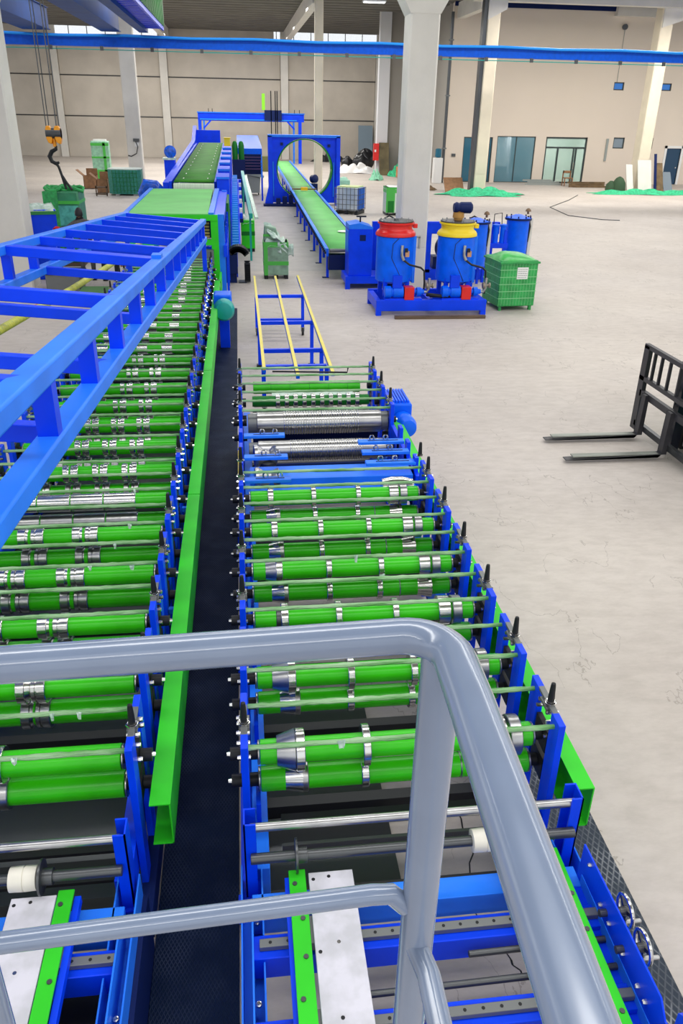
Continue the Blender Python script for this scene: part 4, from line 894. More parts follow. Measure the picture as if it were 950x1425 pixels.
for x, z in ((1.95, 2.6), (4.15, 2.55)): MB().box(x, x + .12, 40.62, 40.7, z, z + .12).build('latch', NAVY, P)
for k in range(5): MB().box(1.7 + .3 * k, 1.9 + .3 * k, 40.1, 40.4, 0.0, 0.35 + .08 * (k % 3)).build('drive_block', NAVY, P)
MB().box(1.1, 3.2, 40.0, 40.55, 0.0, 0.10).build('base_plate', NAVY, P)
MB().prism([(1.38, 0), (1.38, 0.9), (1.15, 0.0)], 40.5, 40.6, 'y').build('gusset', BLUE, P)
# --- long pale conveyor
K = thing('belt_conveyor', (2.9, 22, 0), 'long pale green belt conveyor on blue legs passing through the ring portal', 'conveyor')
def kx(y): return 2.78 + 0.0075 * (y - 22)
m = MB(); m.grid(lambda u, v: (kx(22 + 40 * v) - 0.47 + 0.94 * u, 22 + 40 * v, 0.80), 2, 12); m.build('belt', BELT, K, solid=0.03)
MB()._lathe((2.33, 22.0, 0.76), (1, 0, 0), [(0, 0.02), (.001, 0.045), (0.899, 0.045), (0.9, 0.02)], 16).build('end_roller', GSTEEL, K)
for s_ in (-1, 1):
    MB().beam((kx(21.9) + s_ * 0.52, 21.9, 0.72), (kx(62) + s_ * 0.52, 62, 0.72), 0.06, 0.2).build('side_rail', TBLUE, K)
    MB().beam((kx(21.9) + s_ * 0.56, 21.9, 0.81), (kx(62) + s_ * 0.56, 62, 0.81), 0.05, 0.03).build('edge_strip', SKYB, K)
for k in range(19):
    y = 22.3 + 1.15 * k + max(0, k - 12) * 1.2
    for s_ in (-1, 1):
        MB().box(kx(y) + s_ * 0.48 - .035, kx(y) + s_ * 0.48 + .035, y - .05, y + .05, 0.0 if k % 2 == 0 else 0.35, 0.64).build('leg', BLUE, K)
        if k % 2 == 0: MB().box(kx(y) + s_ * 0.5 - .12, kx(y) + s_ * 0.5 + .06, y - .08, y + .08, 0.0, 0.015).build('foot_plate', NAVY, K)
MB().box(2.3, 3.3, 22.0, 22.3, 0.25, 0.64).build('drive_box', NAVY, K)
for k in range(60): MB().cyl((kx(22 + .3 * k) - 0.60, 22 + .3 * k, 0.7), (kx(22 + .3 * k) - 0.55, 22 + .3 * k, 0.7), 0.03, 8).build('roller_bearing', BLACK, K)
MB().box(2.35, 3.45, 38.6, 38.72, 0.86, 0.92).build('cross_bar', BROWN, K); MB().box(2.75, 3.05, 38.55, 38.75, 0.84, 0.97).build('sensor', mat('amber_sensor', (0.9, 0.45, 0.0), 0.4), K)
t = tag(MB()._lathe((3.1, 25.2, 0.82), (0, 0, 1), [(0, 0.19), (0.012, 0.2), (0.02, 0.19), (0.021, 0.06)], 24).build('white_disc', WHITE), 'small white disc lying on the near end of the pale green conveyor', 'disc')
# dark motor beyond ring
t = thing('conveyor_motor', (4.6, 45.6, 0), 'dark motor at the right edge of the conveyor behind the ring portal', 'motor')
MB()._lathe((3.75, 45.0, 0.85), (0.4, -0.6, 0.1), [(0, 0.12), (0.1, 0.2), (0.35, 0.2), (0.4, 0.1)], 16).build('body', NAVY, t); MB().box(3.65, 4.05, 44.6, 45.1, 0, .65).build('stand', NAVY, t)

# ================================================================== TANK UNIT
SK = thing('skid_frame', (4.2, 18.3, 0), 'low blue skid frame carrying the red and yellow lidded tanks', 'frame')
MB().box(2.93, 5.45, 17.72, 17.84, 0.10, 0.34).build('front_beam', BLUE, SK, bevel=0.01); MB().box(2.93, 5.45, 18.95, 19.07, 0.10, 0.34).build('rear_beam', BLUE, SK)
for x in (2.93, 4.15, 5.33): MB().box(x, x + .12, 17.84, 18.95, 0.12, 0.32).build('cross_beam', BLUE, SK)
for x in (2.93, 5.33):
    for y in (17.72, 18.95): MB().box(x, x + .12, y, y + .12, 0, 0.10).build('foot', BLUE, SK)
MB().box(4.2, 5.2, 18.0, 18.05, 0.34, 0.38).build('pipe_bracket', DSTEEL, SK)
def tank(x, y, lidm, label, withmotor):
    t = thing('mixing_tank', (x, y, 0.34), label, 'tank'); r = 0.42
    MB()._lathe((x, y, 0.62), (0, 0, 1), [(0, 0.1), (0.01, r - .08), (0.06, r), (1.0, r), (1.01, r - .01)], 40).build('shell', TBLUE, t)
    MB()._lathe((x, y, 1.63), (0, 0, 1), [(0, r - .01), (0.01, r + .025), (0.05, r + .03), (0.10, r + 0.0), (0.14, r - .05), (0.17, r - .06), (0.24, r - .05), (0.26, r - .01), (0.29, r - .01), (0.30, r - .06)], 40).build('lid', lidm, t)
    MB()._lathe((x, y, 1.93), (0, 0, 1), [(0, r - .03), (0.02, r - .03), (0.021, 0.06), (0.06, 0.05)], 32).build('lid_flange', DSTEEL, t)
    for k in range(12):
        a = 2 * PI * k / 12; MB().cyl((x + (r - .06) * math.cos(a), y + (r - .06) * math.sin(a), 1.95), (x + (r - .06) * math.cos(a), y + (r - .06) * math.sin(a), 1.98), 0.014, 6).build('lid_bolt', STEEL, t)
    MB().box(x + r - .04, x + r + .06, y - .05, y + .05, 1.79, 1.88).build('lid_lug', lidm, t, bevel=0.01)
    MB().box(x + r - 0.03, x + r + .03, y - .15, y + .15, 0.62, 1.63).build('rib', LBLUE, t)
    for a in (0.8, 2.4, 4.0, 5.5):
        px, py = x + (r - .05) * math.cos(a), y + (r - .05) * math.sin(a); MB().box(px - .045, px + .045, py - .045, py + .045, 0.34, 0.75).build('leg', BLUE, t)
    MB().tube([(x + .08, y - r - .04, 1.48), (x + .07, y - r - .06, 1.36), (x + .07, y - r - .06, 1.28), (x + .12, y - r - .06, 1.17)], 0.035, 10).build('drain_pipe', STEEL, t)
    MB().box(x + .15, x + .24, y - r - .06, y - r + .02, 1.24, 1.36).build('valve', mat('brass', (0.55, 0.30, 0.18), 0.4, metal=.5), t); MB().box(x + .14, x + .2, y - r - .08, y - r - .02, 1.34, 1.42).build('valve_cap', BLACK, t)
    MB().tube([(x + .12, y - r - .06, 1.17), (x + .25, y - r - .1, 1.08), (x + .5, y - r - .12, 1.02), (x + .58, y - r - .12, 0.95), (x + .60, y - r - .12, 0.70), (x + .60, y - r - .10, 0.45)], 0.022, 8).build('hose', BLACK, t)
    MB().tube([(x + 0.0, y - r - .01, 1.62), (x - .12, y - r + .01, 1.5), (x - .14, y - r + .01, 1.2), (x + .02, y - r - 0.0, 0.9), (x + .12, y - r, 0.7)], 0.007, 6).build('wire', BLACK, t)
    if withmotor:
        MB()._lathe((x, y, 1.96), (0, 0, 1), [(0, 0.10), (0.05, 0.10), (0.051, 0.13), (0.16, 0.12), (0.18, 0.07), (0.22, 0.07)], 18).build('gear', mat('rusty_brass', (0.42, 0.22, 0.05), 0.5, metal=0.4), t)
        MB()._lathe((x - 0.12, y, 2.22), (1, 0, 0), [(0, 0.09), (0.06, 0.12), (0.12, 0.10), (0.16, 0.12), (0.38, 0.12), (0.42, 0.08)], 20).build('motor', NAVY, t)
    else:
        MB().box(x + .42, x + .56, y - .05, y, 1.58, 1.62).build('side_bracket', STEEL, t); MB().box(x + .52, x + .56, y - .05, y, 1.35, 1.60).build('side_bracket', STEEL, t)
    return t
tank(3.42, 18.4, REDP, 'blue mixing tank with a bright red lid', False)
tank(4.82, 18.4, YELL, 'blue mixing tank with a yellow lid and a dark motor on top', True)
def pump(x, label):
    t = thing('transfer_pump', (x, 17.9, 0.34), label, 'pump'); y, z = 17.85, 0.50
    MB()._lathe((x - 0.30, y, z), (1, 0, 0), [(0, 0.10), (0.01, 0.13), (0.14, 0.13), (0.16, 0.10), (0.2, 0.10), (0.201, 0.125), (0.42, 0.125), (0.43, 0.06)], 24).build('motor', TBLUE, t)
    MB().box(x + .14, x + .36, y - .12, y + .12, z - .16, z + .12).build('coupling_guard', REDP, t, bevel=0.01)
    MB()._lathe((x + 0.36, y, z), (1, 0, 0), [(0, 0.05), (0.06, 0.05), (0.07, 0.10), (0.16, 0.10), (0.17, 0.06), (0.24, 0.05)], 20).build('pump_head', TBLUE, t)
    MB().box(x - .3, x + .55, y - .1, y + .1, 0.34, 0.37).build('base', BLUE, t)
    MB().box(x - .12, x + .08, y - .09, y + .02, z + .10, z + .36).build('terminal_plate', BLUE, t)
    m = MB().tube([(x + .52, y, z), (x + .66, y - .02, z), (x + .70, y - .03, z + .08), (x + .70, y - .03, z + .3)], 0.035, 10); m.build('elbow_pipe', STEEL, t)
    MB()._lathe((x + .62, y - .03, z + .14), (1, 0, 0), [(0, 0.03), (0.01, 0.07), (0.05, 0.07), (0.06, 0.03), (0.14, 0.03), (0.15, 0.06), (0.18, 0.06)], 14).build('valve_wheel', mat('old_iron', (0.30, 0.26, 0.20), 0.5, metal=0.7), t)
    return t
pump(3.42, 'blue and red pump under the red-lidded tank'); pump(4.72, 'blue and red pump under the yellow-lidded tank')
tag(MB().box(3.3, 5.35, 17.36, 17.46, 0.0, 0.07).build('wooden_beam', WOOD), 'dark wooden beam lying on the floor in front of the blue skid', 'beam')
tag(MB().tube([(4.1, 17.95, 0.42), (4.5, 17.8, 0.40), (4.72, 17.86, 0.42)], 0.04, 10).build('suction_hose', BLACK), 'black hose lying across the skid between the two pumps', 'hose')
# rear unit
t = thing('control_cabinet', (2.9, 21.1, 0), 'blue upright control cabinet left of the red-lidded tank', 'cabinet')
MB().box(2.68, 3.28, 20.75, 21.5, 0.32, 1.46).build('body', BLUE, t, bevel=0.01); MB().prism([(2.68, 1.46), (3.28, 1.46), (3.28, 1.50), (2.95, 1.60), (2.68, 1.56)], 20.75, 21.5, 'y').build('sloped_top', LBLUE, t)
MB().box(2.665, 2.68, 20.85, 21.4, 0.9, 1.4).build('door_panel', LBLUE, t); MB().box(2.95, 3.1, 20.74, 20.75, 1.18, 1.32).build('vent', NAVY, t)
MB().box(2.60, 4.1, 20.68, 21.6, 0.14, 0.32).build('base', BLUE, t)
for x in (2.6, 3.95): MB().box(x, x + .12, 20.68, 20.8, 0, .14).build('foot', BLUE, t)
MB().cyl((3.0, 21.1, 1.55), (3.0, 21.1, 1.72), 0.02, 8).build('handle', BLACK, t); MB().cyl((2.9, 21.1, 1.72), (3.15, 21.1, 1.72), 0.02, 8).build('handle', BLACK, t)
t = thing('rear_pump_frame', (5.5, 22.3, 0), 'long blue frame with dark motors inside, partly hidden behind the tanks and the column', 'frame')
MB().box(3.45, 6.9, 21.9, 22.05, 1.20, 1.50).build('top_beam', BLUE, t)
for x in (3.45, 4.9, 6.6): MB().box(x, x + .15, 21.9, 22.05, 0.2, 1.2).build('post', BLUE, t)
MB().box(3.45, 6.9, 21.9, 22.8, 0.0, 0.28).build('base', BLUE, t); MB().box(4.7, 6.0, 21.88, 21.9, 1.22, 1.48).build('face_panel', BLUE, t)
for x in (3.9, 5.35):
    MB()._lathe((x, 22.1, 0.85), (0.3, -0.4, 0), [(0, 0.1), (0.02, 0.26), (0.2, 0.30), (0.35, 0.22), (0.4, 0.1)], 18).build('motor', DSTEEL, t)
    MB().tube([(x - .1, 21.95, 0.9), (x + .1, 21.85, 0.7), (x - .05, 21.9, 0.5), (x + .15, 21.95, 0.35)], 0.03, 8).build('pipe', STEEL, t)
    MB().box(x - .2, x + .3, 22.0, 22.4, 0.28, 0.6).build('motor_foot', NAVY, t)
for x in (3.9, 6.2): MB().tube([(x - .12, 22, 1.5), (x - .12, 22, 1.58), (x, 22, 1.64), (x + .12, 22, 1.58), (x + .12, 22, 1.5)], 0.02, 6).build('lifting_eye', BLACK, t)
def rear_tank(x, y, label, ln=0.3):
    t = thing('filter_vessel', (x, y, 0), label, 'tank')
    MB()._lathe((x, y, 0.45), (0, 0, 1), [(0, 0.1), (0.05, ln), (1.1, ln), (1.11, ln + .05), (1.17, ln + .05), (1.18, ln - .05), (1.24, 0.1)], 28).build('vessel', TBLUE, t)
    MB()._lathe((x, y, 1.56), (0, 0, 1), [(0, ln + .055), (0.05, ln + .055)], 28).build('flange', NAVY, t)
    for k in range(10):
        a = 2 * PI * k / 10; MB().cyl((x + (ln + .03) * math.cos(a), y + (ln + .03) * math.sin(a), 1.6), (x + (ln + .03) * math.cos(a), y + (ln + .03) * math.sin(a), 1.67), 0.018, 6).build('clamp_bolt', NAVY, t)
    MB().box(x + ln + .02, x + ln + .1, y - .05, y + .05, 0.5, 1.6).build('sight_pipe', CONC, t); MB().tube([(x + ln - .05, y - .05, 1.66), (x + ln + .02, y - .08, 1.4), (x + ln - .02, y - .1, 1.0)], 0.025, 6).build('hose', BLACK, t)
    MB()._lathe((x + ln - .05, y, 1.7), (0, 0, 1), [(0, 0.03), (0.06, 0.03), (0.07, 0.08), (0.12, 0.06), (0.15, 0.02)], 10).build('valve', mat('bronze_valve', (0.18, 0.11, 0.06), 0.5, metal=.4), t)
    for a in (0.7, 2.5, 4.4): MB().box(x + ln * .8 * math.cos(a) - .03, x + ln * .8 * math.cos(a) + .03, y + ln * .8 * math.sin(a) - .03, y + ln * .8 * math.sin(a) + .03, 0, .6).build('leg', BLUE, t)
rear_tank(6.05, 21.2, 'blue vessel directly right of the yellow-lidded tank, mostly hidden behind it')
rear_tank(7.42, 22.0, 'rightmost blue vessel with flanged lid and pale side pipe, behind the green mesh crate')
t = thing('blue_valve_manifold', (6.8, 21.6, 0), 'low blue manifold with several cans between the two rear vessels', 'manifold')
for k in range(3): MB()._lathe((6.50 + .2 * k, 21.6, 1.0), (0, 0, 1), [(0, 0.08), (0.42, 0.08), (0.44, 0.1), (0.48, 0.1), (0.5, 0.04)], 14).build('can', TBLUE, t)
MB().box(6.38, 7.02, 21.45, 21.75, 0.9, 1.02).build('shelf', BLUE, t)
for x in (6.4, 6.92): MB().box(x, x + .08, 21.5, 21.6, 0, 1.35).build('post', BLUE, t)
MB().tube([(6.6, 21.5, 1.5), (6.6, 21.5, 1.75), (6.8, 21.5, 1.78), (6.82, 21.5, 1.5)], 0.012, 6).build('wire', BLACK, t)

# green mesh crate with a paper label
t = thing('green_mesh_crate', (6.2, 18.6, 0), 'bright green film-wrapped crate with a white paper label, right of the tanks', 'crate')
Tm = Matrix.Translation((6.22, 18.6, 0)) @ Matrix.Rotation(0.10, 4, 'Z') @ Matrix.Diagonal((0.88, 0.9, 1.0, 1.0))
m = MB(); m.T = Tm; m.box(-0.52, 0.52, -0.55, 0.55, 0.10, 1.13); m.build('body', mat('crate_green_wrap', (0.02, 0.33, 0.07), 0.42, noise=0.25, scale=5, bump=0.4, bscale=40), t, bevel=0.03)
for z in (0.28, 0.44, 0.60, 0.76, 0.92): m = MB(); m.T = Tm; m.box(-0.525, 0.525, -0.555, 0.555, z, z + 0.012); m.build('wire_hoop', mat('pale_green_line', (0.25, 0.60, 0.28), 0.5), t)
mv = MB(); mv.T = Tm
for i in range(13): mv.box(-0.5 + .083 * i, -0.495 + .083 * i, -0.553, -0.551, 0.12, 1.08)
for i in range(13): mv.box(-0.523, -0.521, -0.5 + .083 * i, -0.495 + .083 * i, 0.12, 1.08)
mv.build('mesh_wire', MATS['pale_green_line'], t)
m = MB(); m.T = Tm
def lidf(u, v):
    e = min(u, 1 - u, v, 1 - v); b = math.sin(PI * u) ** 0.7 * math.sin(PI * v) ** 0.7
    return ((u - .5) * 1.10, (v - .5) * 1.16, 1.10 + (0.02 if e > 0.01 else -0.02) + 0.16 * max(0, b - .15) + 0.05 * max(0, math.sin(7 * u) * math.sin(4 * v)))
m.grid(lidf, 12, 12); m.build('film_top', mat('crate_green_film', (0.03, 0.40, 0.06), 0.3, noise=.2, scale=6), t)
m = MB(); m.T = Tm; m.box(-0.55, 0.55, -0.58, 0.58, 1.06, 1.10); m.build('rim', MATS['crate_green_wrap'], t)
m = MB(); m.T = Tm; m.box(-0.06, 0.24, -0.562, -0.558, 0.72, 0.98); lb = m.build('paper_label', WHITE, t, label='white printed paper label')
m = MB(); m.T = Tm
rr_ = random.Random(4)
for r_ in range(5):
    x = -0.04
    while x < 0.2:
        wd = rr_.uniform(.015, .05); m.box(x, min(x + wd, .22), -0.5635, -0.562, 0.93 - r_ * 0.045, 0.945 - r_ * 0.045); x += wd + .012
m.build('print', GREY, lb)
for x in (-.45, .40):
    for y in (-.5, .42): m = MB(); m.T = Tm; m.box(x, x + .07, y, y + .07, 0, 0.12); m.build('foot', MATS['crate_green_wrap'], t)
m = MB(); m.T = Tm; m.grid(lambda u, v: (0.54 + 0.03 * math.sin(9 * u), -0.45 + 0.7 * u, 0.35 + 0.6 * v), 8, 4); m.build('loose_film', FILM, t, solid=0.01)
# IBC tote
t = thing('water_tank_tote', (4.8, 37.3, 0), 'caged white and blue tote tank on the floor right of the ring portal', 'tank')
Tm = Matrix.Translation((4.85, 37.5, 0)) @ Matrix.Rotation(-0.45, 4, 'Z')
m = MB(); m.T = Tm; m.box(-0.5, 0.5, -0.45, 0.45, 0.16, 1.10); m.build('bottle', mat('milky_plastic', (0.60, 0.66, 0.70), 0.4, col2=(0.40, 0.50, 0.62), scale=1.5), t, bevel=0.04)
m = MB(); m.T = Tm; m.box(0.49, 0.54, -0.44, 0.44, 0.2, 1.08); m.build('blue_sheet', LBLUE, t)
m = MB(); m.T = Tm; m.box(-0.48, 0.48, -0.42, 0.42, 1.10, 1.14); m.build('top', mat('yellow_green_film', (0.55, 0.65, 0.25), 0.4), t)
for z in (0.2, 0.4, 0.6, 0.8, 1.05): m = MB(); m.T = Tm; m.box(-.55, .56, -0.5, -0.485, z, z + .02); m.box(-.55, -.535, -.5, .5, z, z + .02); m.box(.545, .56, -.5, .5, z, z + .02); m.build('cage_hoop', GSTEEL, t)
for i in range(7): m = MB(); m.T = Tm; m.box(-.55 + .18 * i, -.53 + .18 * i, -.51, -.49, 0.15, 1.1); m.build('cage_bar', GSTEEL, t)
for i in range(6): m = MB(); m.T = Tm; m.box(.56, .575, -.49 + .19 * i, -.47 + .19 * i, 0.15, 1.1); m.build('cage_bar', NAVY, t)
for x in (-.5, -.08, .38): m = MB(); m.T = Tm; m.box(x, x + .14, -.5, .5, 0, .15); m.build('pallet_foot', BLACK, t)
wrapped_box('pale_green_lid_bin', 'pale mint bin with a sloping lid just behind the ring portal right upright', 'bin', 5.1, 43.6, 0.9, 1.0, 0.95, mat('mint_plastic', (0.30, 0.58, 0.42), 0.5), top=MATS['mint_plastic'], lump=0.12)
wrapped_box('green_striped_carton', 'green and white wrapped carton half hidden behind the foreground column', 'box', 6.85, 37.2, 1.0, 0.9, 1.15, mat('white_green_carton', (0.55, 0.66, 0.55), 0.5), band=((0.92, 1.15, mat('green_tape', (0.06, 0.45, 0.05), 0.35)),), top=WHITE, lump=0.02)
MB().box(6.34, 6.72, 36.73, 36.745, 0.12, 1.15).build('green_panel', mat('mid_green_wrap', (0.05, 0.40, 0.05), .4), bpy.data.objects['green_striped_carton'])
MB().box(6.42, 6.68, 36.715, 36.73, 0.12, 0.60).build('dark_green_patch', DGREEN, bpy.data.objects['green_striped_carton'])

# ================================================================== ROLLER CART
c = thing('outfeed_cart', (0.7, 14, 0), 'blue wheeled cart with three long yellow-topped rails behind the right machine', 'cart')
for x, yf, yn in ((0.25, 17.8, 10.85), (0.70, 17.8, 10.55), (1.19, 17.85, 10.65)):
    MB().beam((x, yn, 0.83), (x, yf, 0.83), 0.05, 0.04).build('rail', TBLUE, c)
    MB().beam((x, yn, 0.86), (x, yf, 0.86), 0.046, 0.022).build('rail_cap', mat('rail_yellow', (0.72, 0.60, 0.05), 0.4), c)
for y in (16.1, 13.9, 12.1): MB().box(0.25, 1.19, y - .03, y + .03, 0.75, 0.81).build('cross_tube', BLUE, c)
MB().box(0.28, 1.16, 16.07, 16.13, 0.28, 0.34).build('cross_tube', BLUE, c); MB().box(0.28, 1.16, 11.2, 11.26, 0.75, 0.81).build('cross_tube', BLUE, c)
for x, y, w_ in ((0.25, 16.1, 1), (1.17, 16.1, 1), (1.17, 13.9, 0), (0.25, 13.9, 0), (1.17, 12.1, 0), (0.25, 11.3, 1), (1.17, 11.3, 1)):
    MB().box(x - .03, x + .03, y - .03, y + .03, 0.16 if w_ else 0.04, 0.76).build('leg', BLUE, c)
    if w_:
        h = MB().cyl((x - .02, y, 0.08), (x + .02, y, 0.08), 0.08, 18).build('caster_wheel', BLACK, c)
        m = MB(); m.box(x - .035, x - .025, y - .03, y + .03, 0.08, 0.16); m.box(x + .025, x + .035, y - .03, y + .03, 0.08, 0.16); m.box(x - .04, x + .04, y - .04, y + .04, 0.155, 0.165); m.build('caster_fork', STEEL, c)
    else: MB().box(x - .06, x + .06, y - .05, y + .05, 0.0, 0.04).build('foot', BLACK, c)
MB().tube([(0.35, 10.45, 0.95), (1.35, 10.35, 0.95), (1.36, 10.35, 1.02)], 0.012, 8).build('pull_bar', BLACK, c)

# ================================================================== FORKLIFT
F = thing('forklift', (6.0, 9.7, 0), 'forklift at the right edge with black mast and two forks pointing left', 'forklift')
for y, xt in ((9.30, 4.12), (10.02, 4.10)):
    m = MB(); m.prism([(xt, 0.045), (xt + .01, 0.055), (5.42, 0.095), (5.50, 0.095), (5.50, 0.66), (5.455, 0.66), (5.44, 0.09), (5.40, 0.045), (xt + .2, 0.04)], y - 0.06, y + 0.06, 'y'); m.build('fork', DKFORK, F, bevel=0.006)
    MB().box(xt + .1, 5.4, y - 0.05, y + 0.05, 0.0951 if False else 0.085, 0.098).build('fork_top', mat('worn_fork_top', (0.30, 0.32, 0.28), 0.5, metal=.4, noise=.4, scale=3, stretch=(.3, 2, 1)), F)
MB().box(5.50, 5.56, 8.6, 10.25, 0.14, 0.22).build('carriage_bar', DSTEEL, F); MB().box(5.50, 5.56, 8.6, 10.25, 0.58, 0.67).build('carriage_bar', DKFORK, F)
MB().box(5.50, 5.56, 10.2, 10.34, 0.08, 1.28).build('backrest_post', DKFORK, F)
for z in (0.80, 1.24): MB().box(5.50, 5.56, 8.4, 10.34, z, z + .06).build('backrest_bar', DKFORK, F)
for y in (9.35, 9.62, 9.85, 10.05): MB().box(5.51, 5.55, y - .014, y + .014, 0.84, 1.25).build('backrest_rod', DKFORK, F)
for y in (9.55, 8.75): MB().box(5.68, 5.80, y - .07, y + .07, 0.05, 3.4).build('mast_rail', mat('mast_black_blue', (.006, .009, .022), .3), F); MB().box(5.84, 5.94, y - .05, y + .08, 0.05, 3.4).build('mast_rail', BLACK, F)
for y in (9.25, 9.05): MB().cyl((5.75, y, 0.2), (5.75, y, 3.0), 0.035, 12).build('lift_cylinder', STEEL, F)
MB().box(5.66, 5.80, 8.7, 9.6, 3.3, 3.4).build('mast_head', NAVY, F)
MB().box(5.98, 6.5, 8.6, 10.15, 0.18, 0.85).build('chassis_front', mat('forklift_green', (0.05, 0.36, 0.01), 0.4), F, bevel=0.05)
MB().box(5.90, 5.98, 9.3, 9.75, 0.25, 0.6).build('front_plate', DGREEN, F); MB().box(5.94, 5.98, 9.82, 9.9, 0.25, 0.75).build('lime_strip', LGREEN, F)
MB()._lathe((6.35, 9.95, 0.32), (0, -1, 0), [(0, 0.18), (0.005, 0.30), (0.02, 0.32), (0.2, 0.32), (0.22, 0.18)], 28).build('wheel', BLACK, F); MB()._lathe((6.35, 8.95, 0.32), (0, -1, 0), [(0, 0.18), (0.005, 0.30), (0.02, 0.32), (0.2, 0.32), (0.22, 0.18)], 28).build('wheel', BLACK, F)
MB().box(6.5, 8.2, 8.5, 9.9, 0.3, 1.2).build('body', MATS['forklift_green'], F, bevel=0.06)
for x, y in ((6.6, 8.6), (6.6, 9.8), (7.9, 8.6), (7.9, 9.8)): MB().beam((x, y, 1.2), (x, y, 2.1), .06, .06).build('cab_post', BLACK, F)
MB().box(6.5, 8.0, 8.5, 9.9, 2.1, 2.16).build('cab_roof', BLACK, F); MB().tube([(5.64, 9.5, .9), (5.6, 9.45, .7), (5.62, 9.3, .75)], 0.015, 6).build('hydraulic_hose', BLACK, F)

# ================================================================== LEFT SIDE OBJECTS
t = thing('covered_blue_cabinet', (-5.0, 22.4, 0), 'dark blue cabinet with green and clear film over its top, beside the left column', 'cabinet')
Tm = Matrix.Translation((-5.10, 22.5, 0)) @ Matrix.Rotation(0.25, 4, 'Z')
m = MB(); m.T = Tm; m.box(-0.36, 0.36, -0.34, 0.34, 0, 1.72); m.build('body', BLUE, t, bevel=0.02)
for x in (0.1, 0.3): m = MB(); m.T = Tm; m.box(0.36, 0.368, -0.3 + x, -0.27 + x, 0.1, 1.65); m.build('seam_strip', NAVY, t)
m = MB(); m.T = Tm; rr_ = random.Random(9)
m.grid(lambda u, v: ((u - .5) * .78, (v - .5) * .74, (1.77 + rr_.uniform(0, .07)) if min(u, 1 - u, v, 1 - v) > .01 else 1.66 + rr_.uniform(-.03, .02)), 9, 9); m.build('film_cover', FILM, t, solid=.01)
m = MB(); m.T = Tm; m.box(-0.39, 0.39, -0.37, 0.37, 1.60, 1.68); m.build('green_film_edge', mat('deep_green_film', (0.02, 0.22, 0.04), .3), t)
t = thing('green_wrapped_bundle', (-4.8, 24.6, 0), 'tall pallet load in green net and film hanging under the orange hook', 'bundle')
m = MB().box(-5.32, -4.40, 24.1, 25.1, 0.1, 1.98); m.build('load', mat('load_green_film', (0.04, 0.28, 0.13), 0.35, col2=(0.02, 0.17, 0.07), scale=2.5, bump=.4, bscale=8), t, bevel=0.04)
MB().box(-5.33, -4.39, 24.08, 25.1, 1.66, 1.74).build('tape_band', mat('green_tape', (0.06, 0.45, 0.05), 0.35), t); MB().box(-5.34, -4.95, 24.07, 25.0, 0.1, 1.98).build('net_wrap', NET, t)
MB().box(-4.95, -4.43, 24.07, 24.08, 1.1, 1.62).build('film_window', mat('teal_film', (0.10, 0.42, 0.32), .2, noise=.3, scale=6), t)
MB().box(-5.25, -4.45, 24.1, 25.1, 0.0, 0.1).build('pallet', WOOD, t)
rr_ = random.Random(11)
for k in range(7):
    cx_, cy_ = rr_.uniform(-5.15, -4.45), rr_.uniform(24.1, 24.7); pts = []
    for i in range(9): a = i * 0.8 + k; pts.append((cx_ + 0.22 * math.cos(a), cy_ + .12 * math.sin(a), 2.03 + 0.06 * math.sin(i * 1.7 + k)))
    MB().tube(pts, 0.05, 7).build('net_fold', NET, t)
# cabinets and things seen through the truss
t = thing('grey_blue_cabinet', (-6.3, 22, 0), 'grey blue cabinet behind the truss at the left edge', 'cabinet')
MB().box(-6.9, -5.6, 22.0, 22.7, 0, 1.2).build('body', mat('grey_blue_paint', (0.05, 0.12, 0.28), 0.5), t, bevel=0.02)
for x in (-6.4, -5.9): MB().box(x, x + .02, 21.98, 22.0, 0.05, 1.15).build('door_gap', NAVY, t)
t = thing('dark_grey_crate', (-4.3, 20.9, 0), 'dark grey crate seen between the truss bars, behind the green mat', 'crate')
MB().box(-4.75, -3.95, 20.5, 21.2, 0, 0.42).build('body', GSTEEL, t, bevel=.02); MB().box(-4.8, -3.9, 20.45, 21.25, .42, .46).build('lid', NAVY, t)
t = tag(MB().box(-3.9, -2.75, 19.4, 20.6, 0.0, 0.12).build('green_mat', mat('dull_green_mat', (0.07, 0.20, 0.06), .7)), 'dull green mat on the floor seen through the truss', 'mat')
t = tag(MB().tube([(-5.25, 18.3, .03), (-5.1, 18.6, .04), (-4.8, 18.4, .03), (-4.6, 18.8, .05), (-4.5, 18.5, .03), (-4.75, 18.35, .03), (-5.1, 18.2, .04)], 0.04, 8).build('red_strap', REDP), 'red strap coiled on the floor seen through the truss', 'strap')
t = thing('hose_reel_stand', (-3.2, 22.0, 0), 'two black uprights with a pale board seen through the middle of the truss', 'stand')
for x in (-3.62, -3.3): MB().box(x, x + .12, 21.9, 22.05, 0, 0.9).build('post', BLACK, t)
MB().box(-3.15, -2.8, 21.95, 22.0, 0.35, 0.9).build('board', CARD, t)
t = tag(MB().box(-3.6, -2.55, 17.9, 18.05, 0.0, 0.10).build('green_rail', LGREEN), 'short bright green rail on the floor left of the left machine', 'rail')
t = thing('wall_notice', (-5.9, 20.8, 0), 'small grey and red notice on the left column at the picture edge', 'sign')
MB().box(-5.95, -5.72, 20.88, 20.9, 1.45, 1.85).build('board', GREY, t); MB().box(-5.93, -5.74, 20.875, 20.88, 1.48, 1.62).build('red_field', mat('faded_red', (.5, .12, .12), .6), t)

